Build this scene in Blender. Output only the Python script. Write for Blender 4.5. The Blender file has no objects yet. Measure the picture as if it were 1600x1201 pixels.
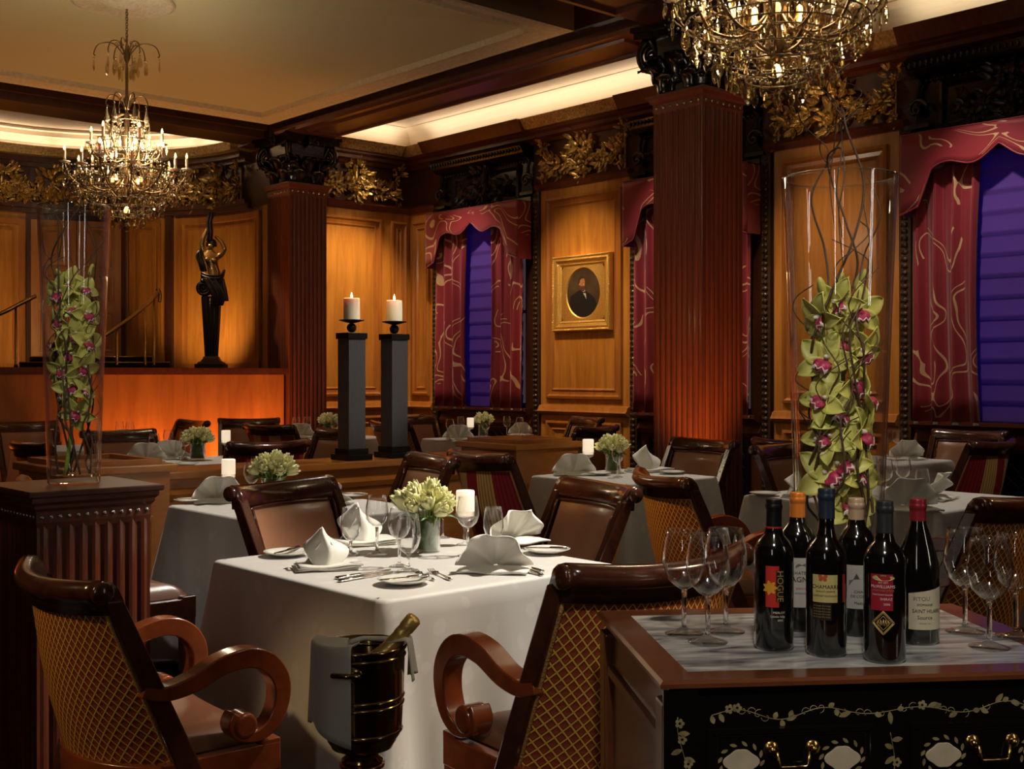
import bpy, bmesh, math, random
from mathutils import Vector, Matrix, noise as mnoise

# ------------------------------------------------------------------ camera, world, lights, exposure
PI = math.pi
sc = bpy.context.scene
sc.view_settings.view_transform = 'Standard'
sc.view_settings.look = 'None'
sc.view_settings.exposure = 0.0
sc.view_settings.gamma = 1.0
sc.view_settings.use_curve_mapping = False
C = sc.collection
YAW = math.radians(-41.7)
CAMH = 1.38
FPX = 1852.0
cam_data = bpy.data.cameras.new('camera')
cam = bpy.data.objects.new('camera', cam_data)
C.objects.link(cam)
cam.location = (0, 0, CAMH)
cam.rotation_euler = (PI / 2, 0, YAW)
cam_data.sensor_width = 36.0
cam_data.lens = FPX / 1600 * 36
cam_data.shift_y = -14.5 / 1600
cam_data.clip_start = 0.05
sc.camera = cam
SA, CA = math.sin(-YAW), math.cos(-YAW)

def CW(r, d, z=0.0):
    """room point from distance to the right of and ahead of the standing point"""
    return Vector((d * SA + r * CA, d * CA - r * SA, z))

def P(px, py, h):
    """room point seen at a pixel of the photograph on the level plane z = h"""
    d = FPX * (CAMH - h) / (py - 586.0)
    return CW((px - 800.0) / FPX * d, d, h)

def PD(px, d, z=0.0):
    return CW((px - 800.0) / FPX * d, d, z)

def wallY(px, X=9.2):
    u = (px - 800.0) / FPX
    return X * (CA - SA * u) / (SA + CA * u)

world = bpy.data.worlds.new('world')
sc.world = world
world.use_nodes = True
world.node_tree.nodes['Background'].inputs[0].default_value = (1.0, 0.72, 0.48, 1)
world.node_tree.nodes['Background'].inputs[1].default_value = 0.045
sc.cycles.transparent_max_bounces = 40
sc.cycles.sample_clamp_indirect = 6.0

def spot(name, loc, target, energy, color, deg, blend=0.6, size=0.04):
    l = bpy.data.lights.new(name, 'SPOT')
    l.energy = energy; l.color = color; l.spot_size = math.radians(deg); l.spot_blend = blend
    l.shadow_soft_size = size
    o = bpy.data.objects.new(name, l); C.objects.link(o)
    o.location = loc
    d = Vector(target) - Vector(loc)
    o.rotation_euler = d.to_track_quat('-Z', 'Y').to_euler()
    return o

def point(name, loc, energy, color, size=0.04):
    l = bpy.data.lights.new(name, 'POINT')
    l.energy = energy; l.color = color; l.shadow_soft_size = size
    o = bpy.data.objects.new(name, l); C.objects.link(o); o.location = loc
    return o

def area(name, loc, target, energy, color, sx, sy, spread=180):
    l = bpy.data.lights.new(name, 'AREA')
    l.energy = energy; l.color = color; l.shape = 'RECTANGLE'; l.size = sx; l.size_y = sy
    l.spread = math.radians(spread)
    o = bpy.data.objects.new(name, l); C.objects.link(o); o.location = loc
    d = Vector(target) - Vector(loc)
    o.rotation_euler = d.to_track_quat('-Z', 'Y').to_euler()
    return o

def strip(name, loc, ang, length, energy, color, tilt=0.0):
    """linear cove lamp facing up, its long side along the angle ang in plan"""
    l = bpy.data.lights.new(name, 'AREA'); l.energy = energy; l.color = color; l.shape = 'RECTANGLE'; l.size = length; l.size_y = 0.05
    o = bpy.data.objects.new(name, l); C.objects.link(o); o.location = loc
    o.rotation_euler = (Matrix.Rotation(ang, 4, 'Z') @ Matrix.Rotation(PI + tilt, 4, 'X')).to_euler()
    return o

WARM = (1.0, 0.78, 0.50)
AMB = (1.0, 0.62, 0.28)
NEUT = (1.0, 0.92, 0.80)
AMB2 = (1.0, 0.70, 0.36)
ORG = (1.0, 0.42, 0.12)
# table spots in the ceiling
spot('table_spot', (4.5, 2.2, 4.05), (2.45, 3.25, 0.76), 1050, NEUT, 26, 0.5, 0.05)
spot('table_spot', (4.2, 6.2, 4.0), (3.0, 4.9, 0.76), 480, NEUT, 24, 0.5, 0.05)
spot('table_spot', (6.6, 5.6, 3.7), (5.45, 5.0, 0.76), 210, NEUT, 28, 0.6, 0.05)
spot('table_spot', (6.6, 3.9, 4.0), (5.5, 3.25, 0.76), 210, NEUT, 28, 0.6, 0.05)
spot('table_spot', (5.0, 9.0, 4.0), (4.0, 7.9, 0.76), 200, NEUT, 24, 0.6, 0.05)
spot('table_spot', (4.5, 10.8, 3.7), (4.0, 10.3, 0.76), 60, NEUT, 28, 0.6, 0.05)
spot('table_spot', (7.0, 10.9, 3.7), (6.75, 10.0, 0.76), 110, NEUT, 28, 0.6, 0.05)
spot('table_spot', (8.1, 9.2, 3.8), (7.5, 8.9, 0.76), 110, NEUT, 28, 0.6, 0.05)
spot('table_spot', (8.2, 4.9, 3.9), (7.75, 4.6, 0.76), 100, NEUT, 30, 0.6, 0.05)
# spots on the chairs and the foreground
spot('chair_spot', (-1.9, 4.1, 3.2), (1.05, 3.0, 0.72), 190, (1.0, 0.7, 0.32), 15, 0.6, 0.05)
spot('front_spot', (0.3, 0.1, 3.2), (2.2, 1.6, 0.8), 120, (1.0, 0.90, 0.76), 32, 0.8, 0.10)
spot('right_spot', (4.6, 0.6, 3.4), (2.6, 1.8, 0.7), 170, (1.0, 0.80, 0.55), 28, 0.7, 0.05)
spot('arm_spot', (2.9, -0.6, 3.2), (1.9, 2.5, 0.55), 100, (1.0, 0.72, 0.45), 15, 0.7, 0.05)
spot('lattice_spot', (1.9, 4.6, 3.6), (3.95, 3.4, 0.72), 260, (1.0, 0.62, 0.22), 15, 0.6, 0.05)
spot('lattice_spot', (5.6, 0.4, 3.4), (4.1, 2.0, 0.75), 130, (1.0, 0.62, 0.22), 16, 0.6, 0.05)
spot('vase_spot', (0.6, 2.2, 3.3), (1.55, 3.9, 1.45), 110, NEUT, 20, 0.7, 0.10)
spot('vase_spot', (1.1, 0.3, 3.2), (2.2, 1.55, 1.35), 90, NEUT, 22, 0.7, 0.10)
spot('pillar_spot', (5.3, 3.6, 3.8), (4.25, 6.05, 1.45), 420, NEUT, 15, 0.7, 0.05)
# wall washers
for yy, e in ((9.1, 260), (5.98, 200)):
    spot('wall_washer', (7.6, yy, 4.2), (9.2, yy, 1.75), e * 1.15, AMB2, 56, 1.0, 0.05)
spot('picture_spot', (7.9, 9.1, 4.2), (9.2, 9.1, 2.35), 120, WARM, 15, 0.5, 0.04)
spot('wall_washer', (8.15, 10.7, 4.2), (8.15, 12.3, 1.8), 360, AMB2, 60, 0.8, 0.05)
spot('wall_washer', (8.2, 12.0, 4.2), (9.2, 12.0, 2.2), 30, WARM, 60, 0.8, 0.05)
for yy in (10.8, 7.55, 4.4):
    spot('curtain_spot', (7.9, yy, 4.15), (9.1, yy, 1.9), 120, (1.0, 0.85, 0.72), 60, 0.8, 0.05)
# apse uplights and spots
for x, y, tx, ty, e in ((6.55, 13.4, 7.3, 13.9, 70), (5.9, 13.9, 6.6, 14.9, 60), (4.6, 14.0, 4.9, 15.4, 60)):
    spot('stage_uplight', (x, y, 1.5), (tx, ty, 2.3), e, AMB, 110, 1.0, 0.1)
spot('statue_spot', (5.2, 11.9, 3.9), (6.11, 11.75, 2.7), 160, WARM, 26, 0.7, 0.05)
# glow at the foot of the stage front
for x, e in ((2.3, 90), (4.0, 70), (5.1, 110), (6.15, 120)):
    spot('floor_uplight', (x, 11.0, 0.12), (x, 11.28, 1.0), e, ORG, 120, 1.0, 0.1)
# columns
spot('column_uplight', (6.3, 5.1, 0.1), (6.85, 5.6, 1.5), 240, ORG, 50, 1.0, 0.1)
spot('column_spot', (6.1, 10.6, 0.1), (6.95, 11.4, 1.6), 60, ORG, 50, 1.0, 0.1)
# cove light lying on top of the cornice
CCOL = (1.0, 0.82, 0.62)
strip('cove_light', (9.0, 8.9, 4.27), PI / 2, 5.7, 11.5, CCOL)
strip('cove_light', (8.2, 12.1, 4.27), 0, 1.5, 3.2, CCOL)
strip('cove_light', (9.0, 2.7, 4.27), PI / 2, 5.0, 8, (1.0, 0.85, 0.62))
for th in (12, 37, 62, 87, 112, 137):
    r_ = math.radians(th)
    strip('cove_light', (5.1 + 2.10 * math.cos(r_), 13.1 + 2.10 * math.sin(r_), 4.27), r_ + PI / 2, 0.85, 1.9, CCOL)
# gilded frieze
for x, y, tx, ty, e, dg in ((7.45, 9.1, 9.2, 9.1, 26, 38), (7.45, 6.0, 9.2, 6.0, 26, 38), (8.2, 10.7, 8.25, 12.3, 26, 38), (5.4, 12.6, 6.9, 14.3, 34, 34), (4.6, 12.8, 5.2, 15.4, 34, 34), (4.2, 12.8, 4.2, 15.2, 30, 34)):
    spot('frieze_spot', (x, y, 4.0), (tx, ty, 3.74), e, (1.0, 0.80, 0.5), dg, 1.0, 0.06)
# added fill lights behind the standing point, for highlight streaks on the glass
area('highlight_fill', (-2.2, -0.6, 2.3), (1.6, 3.2, 1.3), 9, (1.0, 0.90, 0.76), 0.12, 1.7)
area('highlight_fill', (2.9, -2.2, 2.3), (2.2, 1.8, 1.2), 9, (1.0, 0.90, 0.76), 0.12, 1.7)
# the oak divider
spot('divider_spot', (4.3, 2.6, 3.9), (5.5, 5.9, 0.70), 190, (1.0, 0.82, 0.58), 17, 0.7, 0.05)
spot('divider_spot', (3.3, 3.3, 3.9), (4.2, 5.97, 0.70), 130, (1.0, 0.82, 0.58), 24, 0.8, 0.05)
spot('divider_spot', (2.0, 3.4, 3.8), (2.5, 5.8, 0.80), 80, (1.0, 0.82, 0.58), 16, 0.7, 0.05)
# accents on single chairs
spot('chair_accent', (2.0, 4.3, 3.5), (4.15, 4.98, 0.75), 110, NEUT, 12, 0.6, 0.05)
spot('chair_accent', (3.3, 5.2, 3.6), (3.98, 6.9, 0.80), 70, NEUT, 14, 0.6, 0.05)
spot('chair_accent', (6.6, 1.9, 3.6), (7.55, 3.75, 0.75), 90, NEUT, 15, 0.6, 0.05)
# light from the chandeliers onto the trays above
point('chandelier_light', (3.95, 8.9, 3.2), 46, (1.0, 0.84, 0.60), 0.18)
point('chandelier_light', (4.3, 3.14, 3.2), 46, (1.0, 0.84, 0.60), 0.18)

# ------------------------------------------------------------------ materials
def mat_new(name):
    m = bpy.data.materials.new(name); m.use_nodes = True
    return m, m.node_tree.nodes, m.node_tree.links, m.node_tree.nodes['Principled BSDF']

def plain(name, col, rough=0.5, metal=0.0, coat=0.0, spec=0.5, bump=0.0, bscale=60, emis=None, var=0.0, sheen=0):
    m, N, L, b = mat_new(name)
    b.inputs['Base Color'].default_value = (*col, 1)
    b.inputs['Roughness'].default_value = rough
    b.inputs['Metallic'].default_value = metal
    b.inputs['Coat Weight'].default_value = coat
    b.inputs['Coat Roughness'].default_value = 0.12
    b.inputs['Specular IOR Level'].default_value = spec
    if sheen: b.inputs['Sheen Weight'].default_value = sheen
    if emis:
        b.inputs['Emission Color'].default_value = (*emis[0], 1); b.inputs['Emission Strength'].default_value = emis[1]
    tc = N.new('ShaderNodeTexCoord')
    if bump or var:
        n = N.new('ShaderNodeTexNoise'); n.inputs['Scale'].default_value = bscale; n.inputs['Detail'].default_value = 4
        L.new(tc.outputs['Object'], n.inputs['Vector'])
        if bump:
            bp = N.new('ShaderNodeBump'); bp.inputs['Strength'].default_value = bump; bp.inputs['Distance'].default_value = 0.01
            L.new(n.outputs['Fac'], bp.inputs['Height']); L.new(bp.outputs['Normal'], b.inputs['Normal'])
        if var:
            r = N.new('ShaderNodeValToRGB')
            r.color_ramp.elements[0].position = 0.3; r.color_ramp.elements[1].position = 0.7
            r.color_ramp.elements[0].color = (*[c * (1 - var) for c in col], 1)
            r.color_ramp.elements[1].color = (*[min(1, c * (1 + var)) for c in col], 1)
            L.new(n.outputs['Fac'], r.inputs['Fac']); L.new(r.outputs['Color'], b.inputs['Base Color'])
    return m

def wood(name, c1, c2, scale=(14, 14, 1.2), rough=0.35, coat=0.3, figure=0.0):
    m, N, L, b = mat_new(name)
    tc = N.new('ShaderNodeTexCoord'); mp = N.new('ShaderNodeMapping')
    mp.inputs['Scale'].default_value = scale
    L.new(tc.outputs['Object'], mp.inputs['Vector'])
    n = N.new('ShaderNodeTexNoise'); n.inputs['Scale'].default_value = 1.6; n.inputs['Detail'].default_value = 8
    n.inputs['Roughness'].default_value = 0.62; n.inputs['Distortion'].default_value = 0.6
    L.new(mp.outputs['Vector'], n.inputs['Vector'])
    r = N.new('ShaderNodeValToRGB')
    e = r.color_ramp.elements
    e[0].position = 0.32; e[0].color = (*c1, 1); e[1].position = 0.68; e[1].color = (*c2, 1)
    L.new(n.outputs['Fac'], r.inputs['Fac']); L.new(r.outputs['Color'], b.inputs['Base Color'])
    b.inputs['Roughness'].default_value = rough
    b.inputs['Coat Weight'].default_value = coat; b.inputs['Coat Roughness'].default_value = 0.15
    return m

def glass_mat(name, tint=(1, 1, 1), k=0.85, gcol=(1, 1, 1), rough=0.01, base=0.04):
    """thin clear glass: clear straight through, mirror at grazing angles on both sides"""
    m = bpy.data.materials.new(name); m.use_nodes = True
    N, L = m.node_tree.nodes, m.node_tree.links
    N.clear()
    out = N.new('ShaderNodeOutputMaterial'); mx = N.new('ShaderNodeMixShader')
    t = N.new('ShaderNodeBsdfTransparent'); t.inputs[0].default_value = (*tint, 1)
    g = N.new('ShaderNodeBsdfGlossy'); g.inputs['Roughness'].default_value = rough; g.inputs['Color'].default_value = (*gcol, 1)
    f = N.new('ShaderNodeLayerWeight'); f.inputs['Blend'].default_value = 0.5
    p = N.new('ShaderNodeMath'); p.operation = 'POWER'; p.inputs[1].default_value = 2.6
    a = N.new('ShaderNodeMath'); a.operation = 'MULTIPLY_ADD'; a.inputs[1].default_value = k; a.inputs[2].default_value = base; a.use_clamp = True
    L.new(f.outputs['Facing'], p.inputs[0]); L.new(p.outputs[0], a.inputs[0]); L.new(a.outputs[0], mx.inputs[0])
    L.new(t.outputs[0], mx.inputs[1]); L.new(g.outputs[0], mx.inputs[2]); L.new(mx.outputs[0], out.inputs[0])
    return m

def lattice_mat(name, gold, fill, nu, nv, w=0.2):
    m, N, L, b = mat_new(name)
    tc = N.new('ShaderNodeTexCoord'); sp = N.new('ShaderNodeSeparateXYZ'); L.new(tc.outputs['UV'], sp.inputs[0])
    def M(op, a, bb=None):
        x = N.new('ShaderNodeMath'); x.operation = op
        for i, v in enumerate((a, bb)):
            if v is None: continue
            if isinstance(v, (int, float)): x.inputs[i].default_value = v
            else: L.new(v, x.inputs[i])
        return x.outputs[0]
    u = M('MULTIPLY', sp.outputs[0], nu); v = M('MULTIPLY', sp.outputs[1], nv)
    wig = M('MULTIPLY', M('SINE', M('MULTIPLY', v, 2 * PI)), 0.0)
    a = M('ABSOLUTE', M('SINE', M('MULTIPLY', M('ADD', u, v), PI)))
    c = M('ABSOLUTE', M('SINE', M('MULTIPLY', M('SUBTRACT', u, v), PI)))
    mn = M('MINIMUM', a, c)
    line = M('LESS_THAN', mn, w)
    dark = M('LESS_THAN', mn, w + 0.22)
    mix0 = N.new('ShaderNodeMixRGB'); mix0.inputs[1].default_value = (*fill, 1); mix0.inputs[2].default_value = (0.025, 0.012, 0.006, 1)
    L.new(dark, mix0.inputs[0])
    mix = N.new('ShaderNodeMixRGB'); mix.inputs[2].default_value = (*gold, 1)
    L.new(mix0.outputs[0], mix.inputs[1]); L.new(line, mix.inputs[0]); L.new(mix.outputs[0], b.inputs['Base Color'])
    b.inputs['Roughness'].default_value = 0.55
    bp = N.new('ShaderNodeBump'); bp.inputs['Strength'].default_value = 0.4; bp.inputs['Distance'].default_value = 0.004
    L.new(M('SUBTRACT', 1.0, mn), bp.inputs['Height']); L.new(bp.outputs['Normal'], b.inputs['Normal'])
    return m

def stripe_mat(name):
    m, N, L, b = mat_new(name)
    tc = N.new('ShaderNodeTexCoord'); sp = N.new('ShaderNodeSeparateXYZ'); L.new(tc.outputs['UV'], sp.inputs[0])
    r = N.new('ShaderNodeValToRGB'); r.color_ramp.interpolation = 'CONSTANT'
    e = r.color_ramp.elements
    red = (0.30, 0.008, 0.015, 1); gold = (0.55, 0.30, 0.09, 1)
    e[0].position = 0; e[0].color = red
    e[1].position = 0.22; e[1].color = gold
    for p, c in ((0.42, red), (0.60, gold), (0.80, red)):
        x = e.new(p); x.color = c
    L.new(sp.outputs[0], r.inputs['Fac'])
    w = N.new('ShaderNodeTexWave'); w.inputs['Scale'].default_value = 9; w.inputs['Distortion'].default_value = 0.6; w.bands_direction = 'X'
    L.new(tc.outputs['UV'], w.inputs['Vector'])
    mx = N.new('ShaderNodeMixRGB'); mx.blend_type = 'MULTIPLY'; mx.inputs[0].default_value = 0.55
    L.new(r.outputs[0], mx.inputs[1]); L.new(w.outputs['Color'], mx.inputs[2]); L.new(mx.outputs[0], b.inputs['Base Color'])
    b.inputs['Roughness'].default_value = 0.6
    return m

def squiggle_mat(name, base, line, scale=3.2):
    m, N, L, b = mat_new(name)
    tc = N.new('ShaderNodeTexCoord'); mp = N.new('ShaderNodeMapping')
    L.new(tc.outputs['UV'], mp.inputs['Vector'])
    n = N.new('ShaderNodeTexNoise'); n.inputs['Scale'].default_value = scale; n.inputs['Detail'].default_value = 0; n.inputs['Distortion'].default_value = 0.7
    n2 = N.new('ShaderNodeTexNoise'); n2.inputs['Scale'].default_value = scale * 0.9; n2.inputs['Detail'].default_value = 0
    mp2 = N.new('ShaderNodeMapping'); mp2.inputs['Location'].default_value = (7, 3, 0)
    L.new(tc.outputs['UV'], mp2.inputs['Vector']); L.new(mp2.outputs['Vector'], n2.inputs['Vector'])
    L.new(mp.outputs['Vector'], n.inputs['Vector'])
    def M(op, a, bb=None):
        x = N.new('ShaderNodeMath'); x.operation = op
        for i, v in enumerate((a, bb)):
            if v is None: continue
            if isinstance(v, (int, float)): x.inputs[i].default_value = v
            else: L.new(v, x.inputs[i])
        return x.outputs[0]
    a1 = M('LESS_THAN', M('ABSOLUTE', M('SUBTRACT', n.outputs['Fac'], 0.44)), 0.013)
    a2 = M('LESS_THAN', M('ABSOLUTE', M('SUBTRACT', n.outputs['Fac'], 0.56)), 0.013)
    k = M('GREATER_THAN', n2.outputs['Fac'], 0.43)
    f = M('MULTIPLY', M('MAXIMUM', a1, a2), k)
    mx = N.new('ShaderNodeMixRGB'); mx.inputs[1].default_value = (*base, 1); mx.inputs[2].default_value = (*line, 1)
    L.new(f, mx.inputs[0]); L.new(mx.outputs[0], b.inputs['Base Color'])
    b.inputs['Roughness'].default_value = 0.45; b.inputs['Sheen Weight'].default_value = 0.3
    return m

def marble_mat(name):
    m, N, L, b = mat_new(name)
    tc = N.new('ShaderNodeTexCoord'); mp = N.new('ShaderNodeMapping'); mp.inputs['Scale'].default_value = (2.2, 9, 1); mp.inputs['Rotation'].default_value = (0, 0, 0.25)
    L.new(tc.outputs['Object'], mp.inputs['Vector'])
    n = N.new('ShaderNodeTexNoise'); n.inputs['Scale'].default_value = 2.2; n.inputs['Detail'].default_value = 7; n.inputs['Distortion'].default_value = 1.4
    L.new(mp.outputs['Vector'], n.inputs['Vector'])
    r = N.new('ShaderNodeValToRGB'); e = r.color_ramp.elements
    e[0].position = 0.30; e[0].color = (0.07, 0.075, 0.08, 1); e[1].position = 0.62; e[1].color = (0.72, 0.72, 0.70, 1)
    x = e.new(0.45); x.color = (0.38, 0.39, 0.40, 1)
    L.new(n.outputs['Fac'], r.inputs['Fac']); L.new(r.outputs[0], b.inputs['Base Color'])
    b.inputs['Roughness'].default_value = 0.16
    return m

def damask_mat(name):
    m, N, L, b = mat_new(name)
    tc = N.new('ShaderNodeTexCoord')
    v = N.new('ShaderNodeTexVoronoi'); v.inputs['Scale'].default_value = 11
    n = N.new('ShaderNodeTexNoise'); n.inputs['Scale'].default_value = 38; n.inputs['Detail'].default_value = 3
    L.new(tc.outputs['Object'], v.inputs['Vector']); L.new(tc.outputs['Object'], n.inputs['Vector'])
    mu = N.new('ShaderNodeMath'); mu.operation = 'MULTIPLY'; L.new(v.outputs['Distance'], mu.inputs[0]); L.new(n.outputs['Fac'], mu.inputs[1])
    r = N.new('ShaderNodeValToRGB'); r.color_ramp.elements[0].position = 0.10; r.color_ramp.elements[1].position = 0.14
    r.color_ramp.elements[0].color = (0.66, 0.63, 0.59, 1); r.color_ramp.elements[1].color = (0.60, 0.575, 0.535, 1)
    L.new(mu.outputs[0], r.inputs['Fac']); L.new(r.outputs[0], b.inputs['Base Color'])
    b.inputs['Roughness'].default_value = 0.6; b.inputs['Sheen Weight'].default_value = 0.2
    return m

M_OAK = wood('golden_oak', (0.40, 0.150, 0.022), (0.60, 0.26, 0.045), (9, 9, 0.9), 0.38, 0.25)
M_OAKT = wood('oak_trim', (0.34, 0.115, 0.020), (0.49, 0.19, 0.038), (9, 9, 0.9), 0.3, 0.4)
M_MAH = wood('dark_mahogany', (0.055, 0.018, 0.010), (0.10, 0.034, 0.018), (10, 10, 1.0), 0.32, 0.4)
M_MAHR = wood('red_mahogany', (0.080, 0.018, 0.008), (0.145, 0.034, 0.013), (16, 16, 0.8), 0.35, 0.3)
M_STAGE = wood('stage_veneer', (0.36, 0.105, 0.022), (0.52, 0.17, 0.04), (6, 6, 0.8), 0.4, 0.2)
M_DIV = wood('divider_oak', (0.42, 0.15, 0.03), (0.58, 0.235, 0.055), (3, 3, 8), 0.3, 0.4)
M_CHAIR = wood('chair_mahogany', (0.045, 0.012, 0.007), (0.085, 0.025, 0.012), (12, 12, 12), 0.2, 0.7)
M_ARM = wood('arm_mahogany', (0.17, 0.034, 0.009), (0.28, 0.062, 0.016), (8, 8, 8), 0.25, 0.6)
M_SIDE = wood('sideboard_rosewood', (0.12, 0.035, 0.014), (0.22, 0.07, 0.026), (3, 14, 3), 0.25, 0.6)
M_BLACKW = plain('black_carved_wood', (0.008, 0.0055, 0.005), 0.22, coat=0.5, bump=0.15, bscale=30)
M_RELIEF = plain('dark_relief_wood', (0.022, 0.012, 0.008), 0.35, coat=0.2)
M_CARVED = plain('carved_strip_wood', (0.05, 0.024, 0.012), 0.3, coat=0.4, bump=0.8, bscale=70)
M_GILT = plain('antique_gilt', (0.62, 0.40, 0.12), 0.34, metal=0.75, bump=0.2, bscale=40, var=0.35)
M_GOLDC = plain('gilded_cornice', (0.50, 0.33, 0.12), 0.5, metal=0.35, bump=1.0, bscale=38, var=0.45)
M_FRAME = plain('gilt_frame', (0.80, 0.50, 0.14), 0.3, metal=0.7, bump=0.6, bscale=90, var=0.2)
M_PLAST = plain('cream_plaster', (0.53, 0.47, 0.28), 0.85)
M_PLASTR = plain('cream_plaster_relief', (0.60, 0.50, 0.34), 0.7, bump=0.9, bscale=32, var=0.12)
M_CEIL = plain('aisle_ceiling_plaster', (0.80, 0.68, 0.50), 0.9)
M_CARPET = plain('dark_carpet', (0.018, 0.010, 0.008), 0.95, bump=0.3, bscale=300, var=0.4)
M_BROWN = plain('brown_painted_tray', (0.13, 0.075, 0.040), 0.6)
M_LEATH = plain('brown_leather', (0.33, 0.155, 0.085), 0.32, coat=0.15, bump=0.08, bscale=180, var=0.08)
M_LEATHD = plain('seat_leather', (0.17, 0.065, 0.032), 0.32, coat=0.15, bump=0.08, bscale=180)
M_NAIL = plain('nail_head_brass', (0.55, 0.32, 0.16), 0.25, metal=0.9)
M_NAILS = plain('nail_head_pewter', (0.62, 0.56, 0.50), 0.25, metal=0.9)
M_LATT = lattice_mat('gold_lattice_fabric', (0.80, 0.42, 0.06), (0.30, 0.05, 0.02), 25, 17, 0.30)
M_STRIPE = stripe_mat('red_gold_stripe_fabric')
M_CURT = squiggle_mat('crimson_squiggle_silk', (0.26, 0.014, 0.024), (0.62, 0.40, 0.20), 2.3)
M_CLOTH = damask_mat('white_damask')
M_NAPK = plain('ivory_napkin', (0.84, 0.81, 0.72), 0.5, sheen=0.4)
M_TOWEL = plain('grey_towel', (0.62, 0.60, 0.52), 0.55, sheen=0.4)
M_CHINA = plain('white_china', (0.78, 0.76, 0.70), 0.12, coat=0.6)
M_SILVER = plain('polished_silver', (0.72, 0.68, 0.62), 0.14, metal=1.0)
M_BUCKET = plain('aged_brass_bucket', (0.36, 0.25, 0.10), 0.16, metal=1.0, var=0.3, bscale=5)
M_BRASS = plain('brass', (0.62, 0.40, 0.14), 0.22, metal=1.0)
M_FOIL = plain('gold_foil', (0.88, 0.62, 0.20), 0.36, metal=0.7, bump=0.25, bscale=60)
M_GLASS = glass_mat('clear_glass', (0.985, 0.985, 0.985), 1.0, base=0.042)
M_SOLIDG = plain('solid_glass', (1, 1, 1), 0.0)
M_SOLIDG.node_tree.nodes['Principled BSDF'].inputs['Transmission Weight'].default_value = 1.0
M_SOLIDG.node_tree.nodes['Principled BSDF'].inputs['IOR'].default_value = 1.48
M_VGLASS = glass_mat('vase_glass', (0.98, 0.985, 0.985), 1.0, base=0.035)
M_CRYS = glass_mat('crystal', (0.86, 0.80, 0.66), 0.9, (1.0, 0.94, 0.80), 0.05, 0.20)
M_CRYSR = plain('crystal_beads', (0.36, 0.28, 0.17), 0.14, metal=0.4)
M_CHAND = plain('chandelier_bronze', (0.20, 0.12, 0.055), 0.3, metal=0.8)
M_BRONZE = plain('golden_bronze', (0.42, 0.25, 0.09), 0.24, metal=0.9)
M_BRONZED = plain('dark_bronze', (0.045, 0.032, 0.026), 0.24, metal=0.7)
M_PILLAR = None
M_LACQ = plain('black_lacquer', (0.006, 0.0045, 0.004), 0.16, coat=0.6)
M_PEARL = plain('mother_of_pearl', (0.34, 0.28, 0.14), 0.22, coat=0.5, var=0.4, bscale=50)
M_PALE = plain('pale_jade_cartouche', (0.66, 0.58, 0.42), 0.2, coat=0.4, var=0.12, bscale=30)
M_MARBLE = marble_mat('grey_marble')
M_BOTTLE = plain('dark_wine_glass', (0.004, 0.0035, 0.003), 0.06, coat=1.0)
M_PETAL = plain('green_orchid_petal', (0.62, 0.60, 0.15), 0.45, var=0.2, bscale=18)
M_LIP = plain('crimson_orchid_lip', (0.42, 0.03, 0.10), 0.45, var=0.5, bscale=120)
M_LIPW = plain('white_lip_edge', (0.78, 0.70, 0.62), 0.45)
M_ROSE = plain('cream_rose', (0.80, 0.77, 0.38), 0.5, var=0.14, bscale=25)
M_LEAF = plain('green_leaf', (0.055, 0.13, 0.018), 0.35, var=0.4, bscale=25)
M_STEM = plain('green_stem', (0.30, 0.40, 0.06), 0.4)
M_TWIG = plain('brown_twig', (0.095, 0.055, 0.032), 0.6, bump=0.4, bscale=120)
M_WAX = plain('ivory_wax', (0.82, 0.72, 0.54), 0.5)
M_WAX.node_tree.nodes['Principled BSDF'].inputs['Subsurface Weight'].default_value = 0.3
M_GLOW = plain('glowing_candle_shade', (0.85, 0.78, 0.66), 0.5, emis=((1.0, 0.80, 0.56), 0.75))
M_FLAME = plain('flame', (1, 0.7, 0.3), 0.5, emis=((1.0, 0.62, 0.22), 16.0))
M_BULB = plain('lit_bulb', (1, 0.7, 0.3), 0.5, emis=((1.0, 0.58, 0.20), 6.0))
M_IRON = plain('black_iron', (0.012, 0.010, 0.009), 0.3, metal=0.4)

def pillar_mat():
    m, N, L, b = mat_new('ribbed_black_wood')
    tc = N.new('ShaderNodeTexCoord'); mp = N.new('ShaderNodeMapping'); mp.inputs['Scale'].default_value = (220, 220, 7)
    L.new(tc.outputs['Object'], mp.inputs['Vector'])
    n = N.new('ShaderNodeTexNoise'); n.inputs['Scale'].default_value = 1.0; n.inputs['Detail'].default_value = 3
    L.new(mp.outputs['Vector'], n.inputs['Vector'])
    bp = N.new('ShaderNodeBump'); bp.inputs['Strength'].default_value = 1.0; bp.inputs['Distance'].default_value = 0.006
    L.new(n.outputs['Fac'], bp.inputs['Height']); L.new(bp.outputs['Normal'], b.inputs['Normal'])
    b.inputs['Base Color'].default_value = (0.055, 0.053, 0.055, 1); b.inputs['Roughness'].default_value = 0.4
    return m
M_PILLAR = pillar_mat()

def shade_mat():
    m = bpy.data.materials.new('violet_roman_shade'); m.use_nodes = True
    N, L = m.node_tree.nodes, m.node_tree.links; N.clear()
    out = N.new('ShaderNodeOutputMaterial'); mx = N.new('ShaderNodeMixShader'); mx.inputs[0].default_value = 0.4
    d = N.new('ShaderNodeBsdfDiffuse'); d.inputs[0].default_value = (0.17, 0.085, 0.36, 1)
    t = N.new('ShaderNodeBsdfTranslucent'); t.inputs[0].default_value = (0.30, 0.17, 0.75, 1)
    L.new(d.outputs[0], mx.inputs[1]); L.new(t.outputs[0], mx.inputs[2]); L.new(mx.outputs[0], out.inputs[0])
    return m
M_SHADE = shade_mat()

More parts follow.
